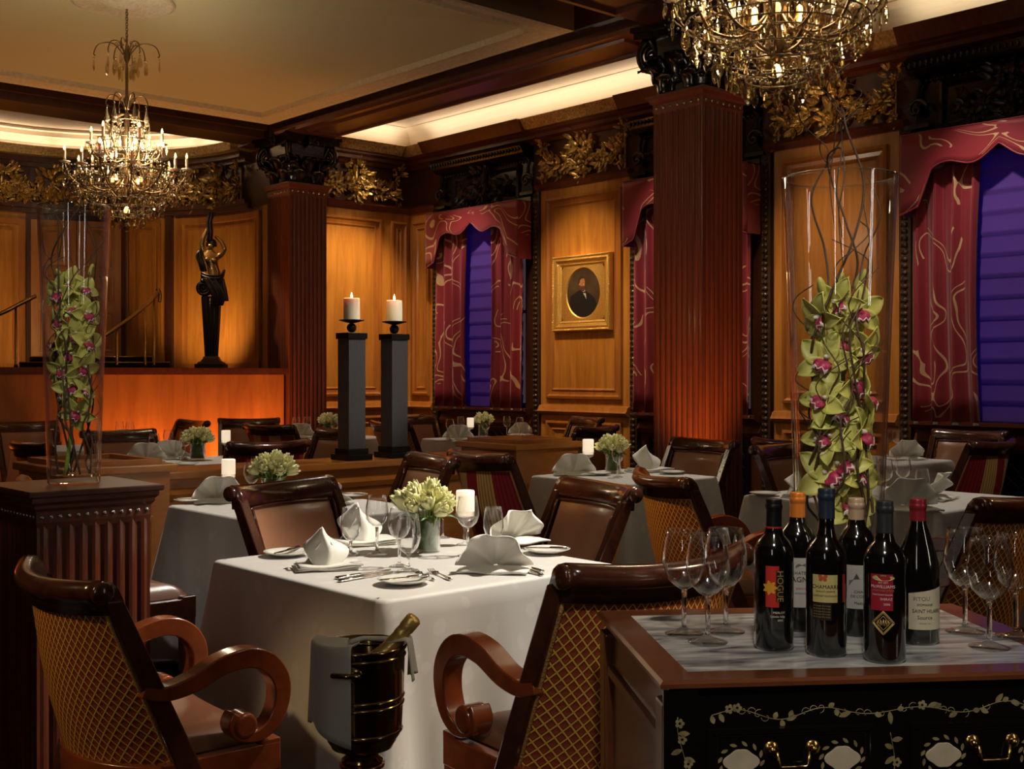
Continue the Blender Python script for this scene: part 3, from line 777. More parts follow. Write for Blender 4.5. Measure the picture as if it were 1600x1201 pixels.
for i, (a, b) in enumerate(WINS):
    # grille of crossed bars
    m = MB()
    m.rings((WX, 0, 0), (0, 1, 0), (0, 0, 1), (-1, 0, 0), a + 0.12, b - 0.12, 0.20, 0.76, [(0, 0.001), (0, 0.03), (0.03, 0.03), (0.035, 0.004)], True)
    n = 11; L0 = b - a - 0.34
    for k in range(n):
        for s in (0, 1):
            y0 = a + 0.17 + L0 * k / n; pts = []
            for q in range(9):
                t = q / 8; yy = y0 + L0 / n * (0.5 + 0.5 * math.sin(t * 4 * PI + s * PI + PI / 2)); pts.append((WX - 0.03, yy, 0.24 + 0.48 * t))
            m.tube(smooth_path(pts, 3), 0.007, 4)
    tag(m.build('radiator_grille', M_IRON), ['dark lattice radiator grille under the far window beside the corner', 'dark lattice radiator grille half hidden behind the near column', 'dark lattice radiator grille under the window at right edge'][i], 'grille')
    # window
    m = MB(); m.rings((WX + 0.12, 0, 0), (0, 1, 0), (0, 0, 1), (-1, 0, 0), a + 0.12, b - 0.12, 1.0, 3.22, [(0, -0.02), (0, 0.03), (0.06, 0.03), (0.06, -0.02)], False)
    m.box(WX + 0.10, WX + 0.13, (a + b) / 2 - 0.02, (a + b) / 2 + 0.02, 1.0, 3.22); m.box(WX + 0.10, WX + 0.13, a + 0.12, b - 0.12, 2.1, 2.14)
    w = struct(m.build('window_%d' % (i + 1), M_MAH))
    m = MB(); m.box(WX + 0.13, WX + 0.135, a + 0.15, b - 0.15, 1.03, 3.19); m.build('pane', M_GLASS, w)
    area('dusk_light', (WX + 0.5, (a + b) / 2, 2.1), (WX, (a + b) / 2, 2.1), 7, (0.20, 0.12, 1.0), b - a, 2.2)
    where = ['far window near the corner', 'window behind the near column', 'window at the right edge'][i]
    # roman shade
    m = MB()
    def sf(u, v, a=a, b=b):
        k = (v * 13) % 1.0
        return (WX - 0.03 - 0.018 * (1 - k) ** 2 * (1 if v < 0.999 else 0), b - 0.125 - (b - a - 0.25) * u, 1.0 + 2.19 * v)
    m.slab(sf, 4, 104, 0.003)
    tag(m.build('roman_shade', M_SHADE), 'violet pleated roman shade in the ' + where, 'blind', 'violet roman shades')
    # curtains
    W = b - a
    for side in (0, 1):
        y0 = b - 0.01 if side == 0 else a + 0.01
        wd = 0.37 * W; sg = -1 if side == 0 else 1
        def cf(u, v, y0=y0, sg=sg, wd=wd, side=side):
            ww = wd * (1.0 - 0.06 * math.sin(v * PI)); ph = u * 3.5 * 2 * PI + 0.7 * side
            am = 0.045 * (0.55 + 0.45 * (1 - v))
            return (WX - 0.125 - am * math.sin(ph) - 0.012 * math.sin(ph * 2.1 + v * 3), y0 + sg * ww * u + sg * 0.012 * math.cos(ph), 1.0 + 2.15 * v)
        m = MB(); m.slab(cf, 56, 10, 0.006, uvf=lambda u, v, i=i, side=side: (u * 1.1 + i * 3.1 + side * 1.7, v * 2.15))
        o = tag(m.build('curtain', M_CURT), 'crimson curtain with gold squiggles on the %s of the %s' % ('left side' if side == 0 else 'right side', where), 'curtain', 'crimson curtains')
        m = MB(); m.slab(lambda u, v: (cf(u, 0)[0] + 0.008, cf(u, 0)[1], 0.975 + 0.03 * v), 56, 1, 0.004); m.build('pale_lining', M_NAPK, o)
    # valance with shaped lower edge
    def ze(s):
        e = min(s, 1 - s)
        if e < 0.10: return 2.70 + 0.6 * e
        if e < 0.17: return 2.76 + (e - 0.10) / 0.07 * 0.30
        return 3.06 + 0.035 * math.sin((e - 0.17) * 22) + 0.10 * min(1, (e - 0.17) / 0.33) ** 2
    def vf(u, v, a=a, b=b):
        return (WX - 0.25 - 0.01 * math.sin(u * 9), b + 0.03 - (b - a + 0.06) * u, ze(u) * (1 - v) + 3.36 * v)
    m = MB(); m.slab(vf, 60, 6, 0.012, uvf=lambda u, v, i=i: (u * 1.6 + i * 2.3, 2.8 + v * 0.7 - 0.3))
    for yy in (a - 0.03, b + 0.03):
        m.add([(WX - 0.25, yy, 2.70), (WX - 0.051, yy, 2.70), (WX - 0.051, yy, 3.36), (WX - 0.25, yy, 3.36)], [(0, 1, 2, 3)], [(0, 0), (0.2, 0), (0.2, 0.66), (0, 0.66)], False)
    m.box(WX - 0.25, WX - 0.05, a - 0.03, b + 0.03, 3.35, 3.362)
    o = tag(m.build('window_valance', M_CURT), 'crimson scalloped pelmet with gold squiggles above the ' + where, 'pelmet', 'crimson pelmets')
    m = MB(); m.tube([Vector(vf(k / 60, 0)) - Vector((0.008, 0, 0)) for k in range(61)], 0.008, 5); m.tube([Vector(vf(k / 60, 1)) - Vector((0.008, 0, 0)) for k in range(61)], 0.008, 5)
    m.build('piping', M_CURT, o)

# ------------------------------------------------------------------ carved ornament
def leafm(m, X, L, W, curl=0.5, fold=0.25, nu=3, nv=5, th=0.006, ruf=0.0):
    ys = [0.0]; zs = [0.0]
    for k in range(24):
        a = curl * ((k + 0.5) / 24) ** 2 * 2.4; ys.append(ys[-1] - math.sin(a) * L / 24); zs.append(zs[-1] + math.cos(a) * L / 24)
    def f(u, v):
        s = (u - 0.5) * 2; w = W * 0.5 * (math.sin(PI * min(1, 0.14 + v * 0.86)) ** 0.8) * (1 + ruf * math.sin(v * 22))
        k = min(23, int(v * 24)); q = v * 24 - k
        return (s * w, ys[k] + (ys[k + 1] - ys[k]) * q - fold * w * s * s, zs[k] + (zs[k + 1] - zs[k]) * q)
    m.slab(f, nu, nv, th, X)
def orn_cluster(m, mp, rng, sc_, spread_x, spread_z, n):
    """leaves, blossoms and fruit round (0,0); mp maps (s, out, z) to the room"""
    for i in range(n):
        a = rng.uniform(0, 2 * PI); q = math.sqrt(rng.random())
        s, z = math.cos(a) * q * spread_x, math.sin(a) * q * spread_z
        o, ux, uy, uz = mp(s, 0.03 + 0.05 * (1 - q) + rng.uniform(0, 0.03), z)
        B = Matrix((ux.to_4d(), uy.to_4d(), uz.to_4d(), (0, 0, 0, 1))).transposed()
        B[3][0] = B[3][1] = B[3][2] = 0; B[0][3], B[1][3], B[2][3] = o; B[3][3] = 1
        k = rng.random()
        ang = math.atan2(s, z) + rng.uniform(-0.7, 0.7)
        if k < 0.72:
            leafm(m, B @ T(ry=ang, rx=0.3) @ T(s=sc_ * rng.uniform(0.8, 1.3)), 0.105, 0.040, rng.uniform(0.2, 0.95), 0.6, 2, 5, 0.008)
        elif k < 0.9:
            m.ell((0, 0, 0), 0.024 * sc_ * rng.uniform(0.8, 1.3), 7, 5, B)
        else:
            for j in range(5):
                leafm(m, B @ T(rx=0.5) @ T(ry=j * 2 * PI / 5) @ T(s=sc_ * 0.5), 0.09, 0.06, 0.5, 0.3, 2, 3, 0.01)
            m.ell((0, -0.012, 0), 0.012 * sc_, 6, 4, B)
def swag(mp0, half, seed, dense=1.0, name='gilded_carving', mat=None, label='', centre=True, ends=True):
    rng = random.Random(seed); m = MB()
    def shifted(ds, dz):
        return lambda s, o, z: mp0(s + ds, o, z + dz)
    if centre:
        orn_cluster(m, shifted(0, 0.08), rng, 1.15, 0.17, 0.20, int(44 * dense)); orn_cluster(m, shifted(0, -0.13), rng, 1.1, 0.12, 0.10, int(20 * dense))
        orn_cluster(m, shifted(0, -0.22), rng, 0.9, 0.10, 0.04, int(8 * dense))
    N_ = 5
    if ends:
        for sg in (-1, 1): m.tube([mp0(sg * half, 0.015, 0.22 - 0.06 * q)[0] for q in range(9)], 0.014, 5)
    m.tube([mp0(half * q / 8, 0.018, 0.05 - 0.17 * math.sin(PI * abs(q) / 8 * 0.95))[0] for q in range(-8, 9)], 0.02, 6)
    m.tube([mp0(0, 0.02, 0.26 - 0.05 * q)[0] for q in range(10)], 0.03, 6)
    for sg in (-1, 1):
        for k in range(N_):
            t = (k + 1) / (N_ + 1); x = 0.14 + (half - 0.14) * t; z = 0.09 - 0.20 * math.sin(PI * (0.12 + t * 0.80))
            orn_cluster(m, shifted(sg * x, z), rng, 0.85, 0.075, 0.075 + 0.03 * math.sin(PI * t), int(13 * dense))
        if ends:
            orn_cluster(m, shifted(sg * half, 0.17), rng, 0.9, 0.075, 0.085, int(14 * dense))
            for k in range(7):   # hanging ribbon end
                orn_cluster(m, shifted(sg * half, 0.06 - 0.055 * k), rng, 0.6, 0.022, 0.02, 3)
    return tag(m.build(name, mat or M_GILT), label, 'carving')
def map_right(yc, zc):   # s runs towards -Y (to the right in view)
    return lambda s, o, z: (Vector((WX - o, yc - s, zc + z)), Vector((0, -1, 0)), Vector((1, 0, 0)), Vector((0, 0, 1)))
def map_back(xc, zc):
    return lambda s, o, z: (Vector((xc + s, 12.3 - o, zc + z)), Vector((1, 0, 0)), Vector((0, 1, 0)), Vector((0, 0, 1)))
def map_apse(th, zc):
    def f(s, o, z):
        t = th - s / AR; p = A(t, o + 0.03, zc + z)
        rad = Vector((math.cos(t), math.sin(t), 0)); return (p, Vector((math.sin(t), -math.cos(t), 0)), rad, Vector((0, 0, 1)))
    return f
swag(map_right(9.12, 3.80), 0.60, 1, 1.25, label='gilded garland carving above the portrait')
swag(map_right(5.98, 3.78), 0.60, 2, 1.25, label='gilded garland carving on frieze behind the right vase')
swag(map_back(8.35, 3.80), 0.62, 3, 1.1, label='gilded garland of fruit carving left of the room corner')
swag(map_apse(apse_th(348), 3.78), 0.42, 4, 1.1, label='gilded carving on the curved frieze above the statue')
swag(map_apse(apse_th(255), 3.78), 0.42, 5, 1.0, label='gilded carving on the curved frieze behind the chandelier')
swag(map_apse(apse_th(82), 3.78), 0.50, 6, 1.1, label='gilded carving on the curved frieze above the double door')
swag(map_apse(apse_th(0), 3.78), 0.30, 7, 1.0, label='gilded carving on the curved frieze at the left picture edge', ends=False)
for i, (a, b) in enumerate(WINS):
    swag(map_right((a + b) / 2, 3.63), 0.46, 20 + i, 0.8, 'carved_relief', M_RELIEF, ['black carved relief above the far window', 'black carved relief above window hidden by the near column', 'black carved relief above the window at the right edge'][i], ends=False)
    for k, y in enumerate((b - 0.02, a + 0.02)):
        m = MB()
        for q in range(3):   # scroll console
            pts = [(WX - 0.05 - 0.02 * q, y - (0.10 - 0.004 * j) * math.cos(j * 0.5) * (1 - j / 26), 3.60 + (0.10 - 0.004 * j) * math.sin(j * 0.5) * (1 - j / 26)) for j in range(24)]
        m.tube(pts, 0.018, 5); m.tube([(WX - 0.05, y, 3.70 + 0.01 * j) if j < 8 else (WX - 0.05, y + 0.02 * math.sin(j * 0.6), 3.70 + 0.015 * j) for j in range(14)], 0.022, 5)
        m.box(WX - 0.09, WX, y - 0.11, y + 0.11, 3.44, 3.475); m.lathe([(0, 0), (0.03, 0), (0.03, 0.02), (0, 0.03)], 8, T(WX - 0.04, y, 3.60, ry=-PI / 2))
        tag(m.build('scroll_console', M_BLACKW), 'black scroll bracket at the top %s of the %s' % ('left' if k == 0 else 'right', ['far window', 'window behind the near column', 'right-edge window'][i]), 'bracket', 'scroll brackets')

# ------------------------------------------------------------------ fluted columns
def reed_poly(s, n):
    """square outline with n reeds a side"""
    pts = []; h = s / 2
    for side in range(4):
        for i in range(n * 4):
            t = -h + s * i / (n * 4); b = abs(math.sin(PI * i / 4)) * s / n * 0.22
            if i == 0: b = 0
            x, y = t, -h - b + s / n * 0.2
            if i == 0: y = -h
            a = side * PI / 2
            pts.append((x * math.cos(a) - y * math.sin(a), x * math.sin(a) + y * math.cos(a)))
    return pts
def fluted(m, s, n, z0, z1):
    p = reed_poly(s, n); k = len(p)
    v = [(x, y, z0) for x, y in p] + [(x, y, z1) for x, y in p]
    f = [(i, (i + 1) % k, k + (i + 1) % k, k + i) for i in range(k)] + [tuple(reversed(range(k))), tuple(range(k, 2 * k))]
    m.add(v, f, None, False)
def sqmold(m, s, prof):
    """square moulding. prof [(out, z)]"""
    v = []; f = []
    for o_, z in prof:
        h = s / 2 + o_; v += [(-h, -h, z), (h, -h, z), (h, h, z), (-h, h, z)]
    for i in range(len(prof) - 1):
        for k in range(4): f.append((i * 4 + k, i * 4 + (k + 1) % 4, i * 4 + 4 + (k + 1) % 4, i * 4 + 4 + k))
    f.append((0, 3, 2, 1)); i = (len(prof) - 1) * 4; f.append((i, i + 1, i + 2, i + 3))
    m.add(v, f, None, False)
def capital(m0):
    m = MB()
    m.taper(0, 0, 3.47, 3.80, 0.21, 0.24)
    # abacus with hollow sides
    def outline(h, c):
        pts = []
        for side in range(4):
            a = side * PI / 2
            for i in range(9):
                t = -1 + 2 * i / 9; x = h * t; y = -h + c * (1 - t * t)
                pts.append((x * math.cos(a) - y * math.sin(a), x * math.sin(a) + y * math.cos(a)))
        return pts
    P0 = outline(0.34, 0.07); P1 = outline(0.36, 0.07); k = len(P0)
    v = [(x, y, 3.80) for x, y in P0] + [(x, y, 3.835) for x, y in P0] + [(x, y, 3.84) for x, y in P1] + [(x, y, 3.868) for x, y in P1]
    f = [tuple(reversed(range(k))), tuple(range(3 * k, 4 * k))]
    for j in range(3): f += [(j * k + i, j * k + (i + 1) % k, (j + 1) * k + (i + 1) % k, (j + 1) * k + i) for i in range(k)]
    m.add(v, f, None, False)
    for side in range(4):
        R = T(rz=side * PI / 2)
        for x, z0, L, W in ((-0.12, 3.475, 0.20, 0.17), (0.12, 3.475, 0.20, 0.17), (0.0, 3.53, 0.28, 0.19), (-0.20, 3.55, 0.25, 0.15), (0.20, 3.55, 0.25, 0.15)):
            leafm(m, R @ T(x, -0.225, z0, rx=0.08), L, W, 1.1, -0.35, 6, 9, 0.02, 0.16)
        m.ell((0, -0.30, 3.83), (0.05, 0.03, 0.05), 9, 6, R)
        for j in range(6): leafm(m, R @ T(0, -0.30, 3.83) @ T(ry=j * PI / 3, rx=0.2), 0.07, 0.045, 0.4, 0.3, 2, 3, 0.012)
        # corner volute
        Q = T(rz=side * PI / 2 + PI / 4)
        pts = []
        for j in range(34):
            a = j * 0.30; r = 0.105 * (1 - j / 40)
            pts.append((0, -0.30 - r * math.sin(a - 0.6) - 0.05, 3.70 + r * math.cos(a - 0.6) * 0.95))
        m.tube([(0, -0.24, 3.56), (0, -0.27, 3.65)] + pts[2:], [0.03] * 2 + [0.03 - 0.0004 * j for j in range(32)], 6, Q)
        leafm(m, Q @ T(0, -0.28, 3.475, rx=0.1), 0.30, 0.20, 1.1, -0.35, 6, 9, 0.02, 0.16)
        m.tube([(0.04 * k_, -0.23, 3.62) for k_ in (-1, 1)] , 0.02, 5, R)
    for q_ in range(len(m.v)): m.v[q_] = Vector((m.v[q_].x, m.v[q_].y, 3.47 + (m.v[q_].z - 3.47) * 1.33))
    m0.add(m.v, m.f, None, True)
    m0.sm[:] = m.sm
def nailhead_mesh(mat):
    m = MB(); m.lathe([(0.013, 0), (0.012, 0.006), (0.006, 0.011), (0, 0.012)], 10, T(rx=PI / 2))
    return m.build('nail_head', mat)
def column(cx, cy, label, s=0.47):
    t = thing('fluted_column', label, 'column', (cx, cy, 0))
    m = MB(); fluted(m, s, 9, 0.24, 3.42); m.build('shaft', M_MAHR, t)
    m = MB(); sqmold(m, s, [(0.05, 0), (0.05, 0.16), (0.03, 0.19), (0.01, 0.25)]); m.build('plinth', M_MAHR, t)
    m = MB(); sqmold(m, s, [(-0.003, 3.34), (0.004, 3.36), (0.004, 3.41), (0.02, 3.425), (0.03, 3.45), (0.045, 3.46), (0.045, 3.475), (0.0, 3.48)]); m.build('necking', M_MAHR, t)
    m = MB(); capital(m); m.build('capital', M_BLACKW, t)
    nh = None
    for side in (0, 3):
        for k in range(7):
            x = -s / 2 + s * (k + 0.5) / 7; a = side * PI / 2; y = -s / 2 - 0.004
            if nh is None: o = nh = nailhead_mesh(M_NAIL)
            else: o = nh.copy(); C.objects.link(o)
            o.parent = t; o.location = (x * math.cos(a) - y * math.sin(a), x * math.sin(a) + y * math.cos(a), 3.385); o.rotation_euler = (0, 0, a)
    return t
column(6.985, 5.735, 'near fluted mahogany column with black Corinthian capital, right of the portrait')
column(6.985, 11.435, 'far fluted mahogany column with black Corinthian capital, beside the stage')

# foreground pedestal on the left
def pedestal(loc, s, h, label):
    t = thing('fluted_pedestal', label, 'pedestal', loc)
    m = MB(); fluted(m, s, 9, 0.10, h - 0.05); m.build('shaft', M_MAHR, t)
    m = MB(); sqmold(m, s, [(0.03, 0), (0.03, 0.09), (0.01, 0.12)]); m.build('plinth', M_MAHR, t)
    m = MB(); sqmold(m, s, [(-0.002, h - 0.12), (0.003, h - 0.10), (0.003, h - 0.065), (0.012, h - 0.055), (0.012, h - 0.045), (0.022, h - 0.035), (0.022, h - 0.02)]); m.build('moulding', M_MAHR, t)
    m = MB(); sqmold(m, s, [(0.03, h - 0.02), (0.034, h - 0.016), (0.034, h - 0.004), (0.03, h)]); m.build('top', M_MAH, t)
    nh = None
    for side in (0, 3):
        for k in range(13):
            x = -s / 2 + s * (k + 0.5) / 13; a = side * PI / 2; y = -s / 2 - 0.003
            if nh is None: o = nh = nailhead_mesh(M_NAILS)
            else: o = nh.copy(); C.objects.link(o)
            o.scale = (0.6, 0.6, 0.6); o.parent = t
            o.location = (x * math.cos(a) - y * math.sin(a), x * math.sin(a) + y * math.cos(a), h - 0.082); o.rotation_euler = (0, 0, a)
    return t
pedestal((1.33 + 0.20, 3.71 + 0.20, 0), 0.37, 1.02, 'dark fluted pedestal with pewter nail heads carrying the left glass vase')

# oak divider: two box pedestals and low wall between
def boxped(x0, x1, y0, y1, h, label):
    cx, cy = (x0 + x1) / 2, (y0 + y1) / 2; a, b = (x1 - x0) / 2, (y1 - y0) / 2
    t = thing('divider_pedestal', label, 'pedestal', (cx, cy, 0))
    m = MB(); m.box(-a, a, -b, b, 0, h - 0.05)
    PQ = [(0, 0.001), (0.004, 0.018), (0.02, 0.018), (0.035, 0.004), (0.05, 0.004), (0.06, -0.004)]
    m.rings((0, -b, 0), (1, 0, 0), (0, 0, 1), (0, -1, 0), -a + 0.09, a - 0.09, 0.12, h - 0.28, PQ)
    m.rings((-a, 0, 0), (0, 1, 0), (0, 0, 1), (-1, 0, 0), -b + 0.09, b - 0.09, 0.12, h - 0.28, PQ)
    m.build('body', M_DIV, t, bevel=0.004)
    m = MB(); m.box(-a - 0.03, a + 0.03, -b - 0.03, b + 0.03, h - 0.055, h - 0.015); m.build('cap', M_DIV, t, bevel=0.006)
    m = MB()
    m.rings((0, 0, h - 0.02), (1, 0, 0), (0, 1, 0), (0, 0, 1), -a + 0.03, a - 0.03, -b + 0.03, b - 0.03, [(0, 0), (0.0, 0.03), (0.05, 0.03), (0.05, 0.008)], True); m.build('rim', M_DIV, t)
    return t
boxped(2.24, 2.78, 5.80, 6.45, 0.935, 'orange oak box pedestal of the divider behind the left glass vase')
boxped(5.26, 5.84, 5.86, 6.44, 0.935, 'orange oak box pedestal of the divider right of the candle pillars')
t = thing('divider_wall', 'low orange oak panelled divider wall carrying the two candle pillars', 'divider', (4.03, 6.10, 0))
m = MB(); m.box(-1.24, 1.22, -0.13, 0.13, 0, 0.82)
for k in range(3):
    m.rings((0, -0.13, 0), (1, 0, 0), (0, 0, 1), (0, -1, 0), -1.2 + 0.81 * k, -0.44 + 0.81 * k, 0.10, 0.62, [(0, 0.001), (0.004, 0.02), (0.025, 0.02), (0.04, 0.004), (0.06, 0.004), (0.09, 0.016)])
m.run([(0, 0.70), (0.02, 0.71), (0.035, 0.74), (0.02, 0.76), (0, 0.77)], (-1.24, -0.13, 0), (1.22, -0.13, 0), (0, -1, 0)); m.build('panelling', M_DIV, t)
m = MB(); m.box(-1.24, 1.22, -0.19, 0.19, 0.82, 0.865); m.build('cap', M_DIV, t, bevel=0.008)
# ------------------------------------------------------------------ chairs
def chair_curve(s, t):
    """back surface. s -1..1 across, t 0 seat .. 1 top"""
    yc = -0.215 - 0.095 * t; ye = -0.035 - 0.205 * t
    x = 0.275 * s * (0.97 + 0.03 * t)
    return Vector((x, yc + (ye - yc) * abs(s) ** 2.2, 0.44 + 0.47 * t))
SIDE_LAB = {}
def make_chair(label, outer, arms, top_z=0.97):
    t = thing('dining_armchair' if arms else 'dining_chair', label, 'chair')
    wd = M_ARM if arms else M_CHAIR
    # seat frame and cushion
    m = MB()
    m.box(-0.26, 0.26, 0.215, 0.25, 0.37, 0.45); m.box(-0.285, -0.25, -0.10, 0.25, 0.37, 0.45); m.box(0.25, 0.285, -0.10, 0.25, 0.37, 0.45)
    m.slab(lambda u, v: (0.275 * (2 * u - 1), -0.22 + 0.13 * abs(2 * u - 1) ** 2.2, 0.37 + 0.08 * v), 12, 1, 0.03)
    m.build('seat_frame', wd, t, bevel=0.004)
    m = MB()
    def cu(u, v):
        x = -0.245 + 0.49 * u; yb = -0.225 + 0.17 * abs(2 * u - 1) ** 2.2; y = yb + (0.235 - yb) * v
        e = min(u, 1 - u, v, 1 - v) * 2
        return (x, y, 0.452 + 0.055 * (1 - (1 - min(1, e * 2.2)) ** 2.6))
    m.grid(cu, 18, 18); m.box(-0.235, 0.235, -0.10, 0.225, 0.435, 0.453); m.build('seat', M_LEATHD, t)
    # legs
    for sx in (-1, 1):
        m = MB(); m.taper(0.255 * sx, 0.22, 0.0, 0.46, 0.02, 0.03); m.build('leg', wd if arms else M_CHAIR, t, bevel=0.003)
        m = MB(); p = [(0.20 * sx, -0.30, 0.0), (0.20 * sx, -0.24, 0.18), (0.21 * sx, -0.18, 0.42)]
        m.tube(smooth_path(p, 5), 0.024, 4); m.build('leg', M_CHAIR, t)
    # back
    fl = 13
    def rail(off):
        def f(u, v):
            s = 2 * u - 1; p = chair_curve(s, 1.0)
            return p
        return f
    # inner leather with rounded edges
    m = MB()
    def inner(u, v):
        s = (2 * u - 1) * 0.87; tt = 0.06 + 0.83 * v; p = chair_curve(s, tt)
        e = min(u, 1 - u, v * 1.3, (1 - v) * 1.3); b = 1 - (1 - min(1, e * 5)) ** 2.5
        return p + Vector((-s * 0.01, 0.024 + 0.022 * b, 0))
    m.grid(inner, 22, 16); cush = m.build('back_cushion', M_LEATH, t)
    m = MB()
    def outerf(u, v):
        s = (2 * u - 1) * 0.99; tt = -0.02 + 0.925 * v; p = chair_curve(s, tt)
        return p + Vector((s * 0.006, -0.022 - 0.018 * math.sin(PI * u) * math.sin(PI * min(1, v * 1.02)), 0))
    m.grid(outerf, 26, 16, uvf=lambda u, v: (u, v * 0.78 if outer is M_LATT else v)); uph = m.build('back_upholstery', outer, t)
    m = MB()
    for s in (-1, 1):
        m.tube([Vector(outerf(0.0 if s < 0 else 1.0, k / 16)) + Vector((0, -0.003, 0)) for k in range(17)], 0.006, 5)
    m.tube([Vector(outerf(k / 26, 1.0)) for k in range(27)], 0.006, 5); m.tube([Vector(outerf(k / 26, 0.0)) for k in range(27)], 0.006, 5)
    m.build('braid_piping', plain_piping, uph)
    # frame: stiles and inner border
    for sg in (-1, 1):
        m = MB(); pts = []; n = 14; v = []
        for k in range(n + 1):
            tt = -0.12 + 1.11 * k / n; p = chair_curve(sg * 1.0, tt)
            w = 0.030; dpt = 0.040 - 0.012 * tt
            for a, b in ((-w / 2 - 0.006, -dpt * 0.75), (w / 2 + 0.006, -dpt * 0.75), (w / 2 + 0.008, dpt), (-w / 2 - 0.008, dpt)):
                v.append(p + Vector((a, b, 0)))
        f = []
        for k in range(n):
            for q in range(4): f.append((k * 4 + q, k * 4 + (q + 1) % 4, k * 4 + 4 + (q + 1) % 4, k * 4 + 4 + q))
        f += [(3, 2, 1, 0), (n * 4, n * 4 + 1, n * 4 + 2, n * 4 + 3)]
        m.add(v, f, None, False)
        m.build('back_stile', M_CHAIR, t, bevel=0.006)
    m = MB()
    m.tube([chair_curve(s, 0.905) + Vector((0, 0.030, 0)) for s in [-0.88 + 1.76 * k / 16 for k in range(17)]], 0.007, 5)
    for sg in (-0.9, 0.9):
        m.tube([chair_curve(sg, 0.04 + 0.865 * k / 10) + Vector((-sg * 0.01, 0.034, 0)) for k in range(11)], 0.007, 5)
    m.build('inner_border', M_CHAIR, cush)
    # top rail: curved in plan, rolled backwards at the top
    m = MB(); n = 22; v = []; sec = [(0.030, -0.050), (0.034, -0.02), (0.020, 0.012), (0.0, 0.034), (-0.028, 0.042), (-0.052, 0.030), (-0.058, 0.008), (-0.044, -0.012), (-0.026, -0.020), (-0.024, -0.050)]
    for k in range(n + 1):
        s = -1.04 + 2.08 * k / n; p = chair_curve(max(-1.0, min(1.0, s)), 0.99)
        p.x = 0.275 * s; zz = 0.012 * s * s
        for a, b in sec: v.append(p + Vector((0, a, b + zz)))
    q = len(sec); f = [(k * q + i, k * q + (i + 1) % q, (k + 1) * q + (i + 1) % q, (k + 1) * q + i) for k in range(n) for i in range(q)]
    f += [tuple(reversed(range(q))), tuple(range(n * q, (n + 1) * q))]
    m.add(v, f, None, True)
    for sg in (-1, 1):   # scroll ends
        p = chair_curve(sg, 0.99)
        m.lathe([(0.0, -0.006), (0.028, -0.006), (0.030, 0.0), (0.030, 0.012), (0.026, 0.018), (0, 0.02)], 14, T(0.275 * sg * 1.04, p.y - 0.026, p.z + 0.022, ry=sg * PI / 2))
    m.build('top_rail', M_CHAIR, t)
    if arms:
        for sg in (-1, 1):
            c = [(-0.155, 0.655), (-0.09, 0.640), (-0.01, 0.655), (0.07, 0.690), (0.145, 0.700), (0.205, 0.680), (0.245, 0.630), (0.250, 0.570), (0.225, 0.510), (0.175, 0.480), (0.120, 0.490), (0.100, 0.520), (0.115, 0.548)]
            c3 = smooth_path([(0, a, b) for a, b in c], 5); v = []; k = len(c3); w = 0.03; x0 = 0.268 * sg
            for i, p in enumerate(c3):
                tg = (c3[min(i + 1, k - 1)] - c3[max(i - 1, 0)]).normalized(); nn = Vector((0, -tg.z, tg.y)); q = i / (k - 1)
                th = 0.016 + 0.012 * math.sin(PI * min(1, q * 1.3))
                inx = -sg * 0.02 * max(0, 0.3 - q)
                for a, b in ((-w, -th), (w, -th), (w, th), (-w, th)): v.append((x0 + a + inx, p.y + nn.y * b, p.z + nn.z * b))
            f = [(i * 4 + j, i * 4 + (j + 1) % 4, i * 4 + 4 + (j + 1) % 4, i * 4 + 4 + j) for i in range(k - 1) for j in range(4)]
            f += [(3, 2, 1, 0), ((k - 1) * 4, (k - 1) * 4 + 1, (k - 1) * 4 + 2, (k - 1) * 4 + 3)]
            m = MB(); m.add(v, f, None, True)
            m.lathe([(0, -0.036), (0.030, -0.036), (0.036, -0.03), (0.036, 0.03), (0.030, 0.036), (0, 0.036)], 18, T(x0, 0.135, 0.515, ry=PI / 2))
            o = m.build('arm', wd, t, bevel=0.004)
            for p_ in o.data.polygons: p_.use_smooth = False
            o.data.set_sharp_from_angle(angle=0.7) if hasattr(o.data, 'set_sharp_from_angle') else None
            for p_ in o.data.polygons: p_.use_smooth = True
    return t
plain_piping = plain('gold_braid', (0.42, 0.22, 0.06), 0.5, bump=0.6, bscale=200)
CH = {}
def chair(kind, x, y, deg, label):
    mats = {'lat': (M_LATT, True), 'lats': (M_LATT, False), 'str': (M_STRIPE, False)}
    grp = {'lat': 'lattice-backed armchairs', 'lats': 'lattice-backed side chairs', 'str': 'striped-back dining chairs'}[kind]
    if kind not in CH:
        CH[kind] = make_chair(label, *mats[kind]); o = CH[kind]; o.location = (x, y, 0); o.rotation_euler = (0, 0, math.radians(deg)); o['group'] = grp
        return o
    return dup(CH[kind], (x, y, 0), math.radians(deg), label, grp)
# facing: 0 = +Y, -90 = +X, 90 = -X, 180 = -Y
chair('lat', 1.40, 3.01, -92, 'lattice-backed armchair in the left foreground, back to the camera').scale = (0.93, 0.93, 0.93)
chair('lat', 2.17, 2.14, -6, 'lattice-backed armchair between the ice bucket and the wine sideboard').scale = (1, 1, 1)
chair('lat', 4.17, 3.31, -118, 'lattice-backed armchair seen from behind below the near column').scale = (1, 1, 1)
chair('lat', 4.22, 2.26, 2, 'lattice-backed armchair behind the wine glasses at the right edge').scale = (1, 1, 1)
chair('lats', 2.56, 3.92, 197, 'brown leather chair on the far side of the front table, left')
chair('lats', 3.15, 3.38, 73, 'brown leather chair at the right side of the front table')
chair('lats', 3.66, 5.10, 76, 'brown leather chair in front of the divider wall, below the candle pillars')
chair('str', 4.50, 5.00, -97, 'red and gold striped chair back in front of the oak box pedestal')
chair('lats', 5.99, 5.11, 84, 'brown leather chair left of the near column foot')
chair('lats', 6.15, 4.12, 180, 'brown leather chair behind the right vase, seen through its glass')
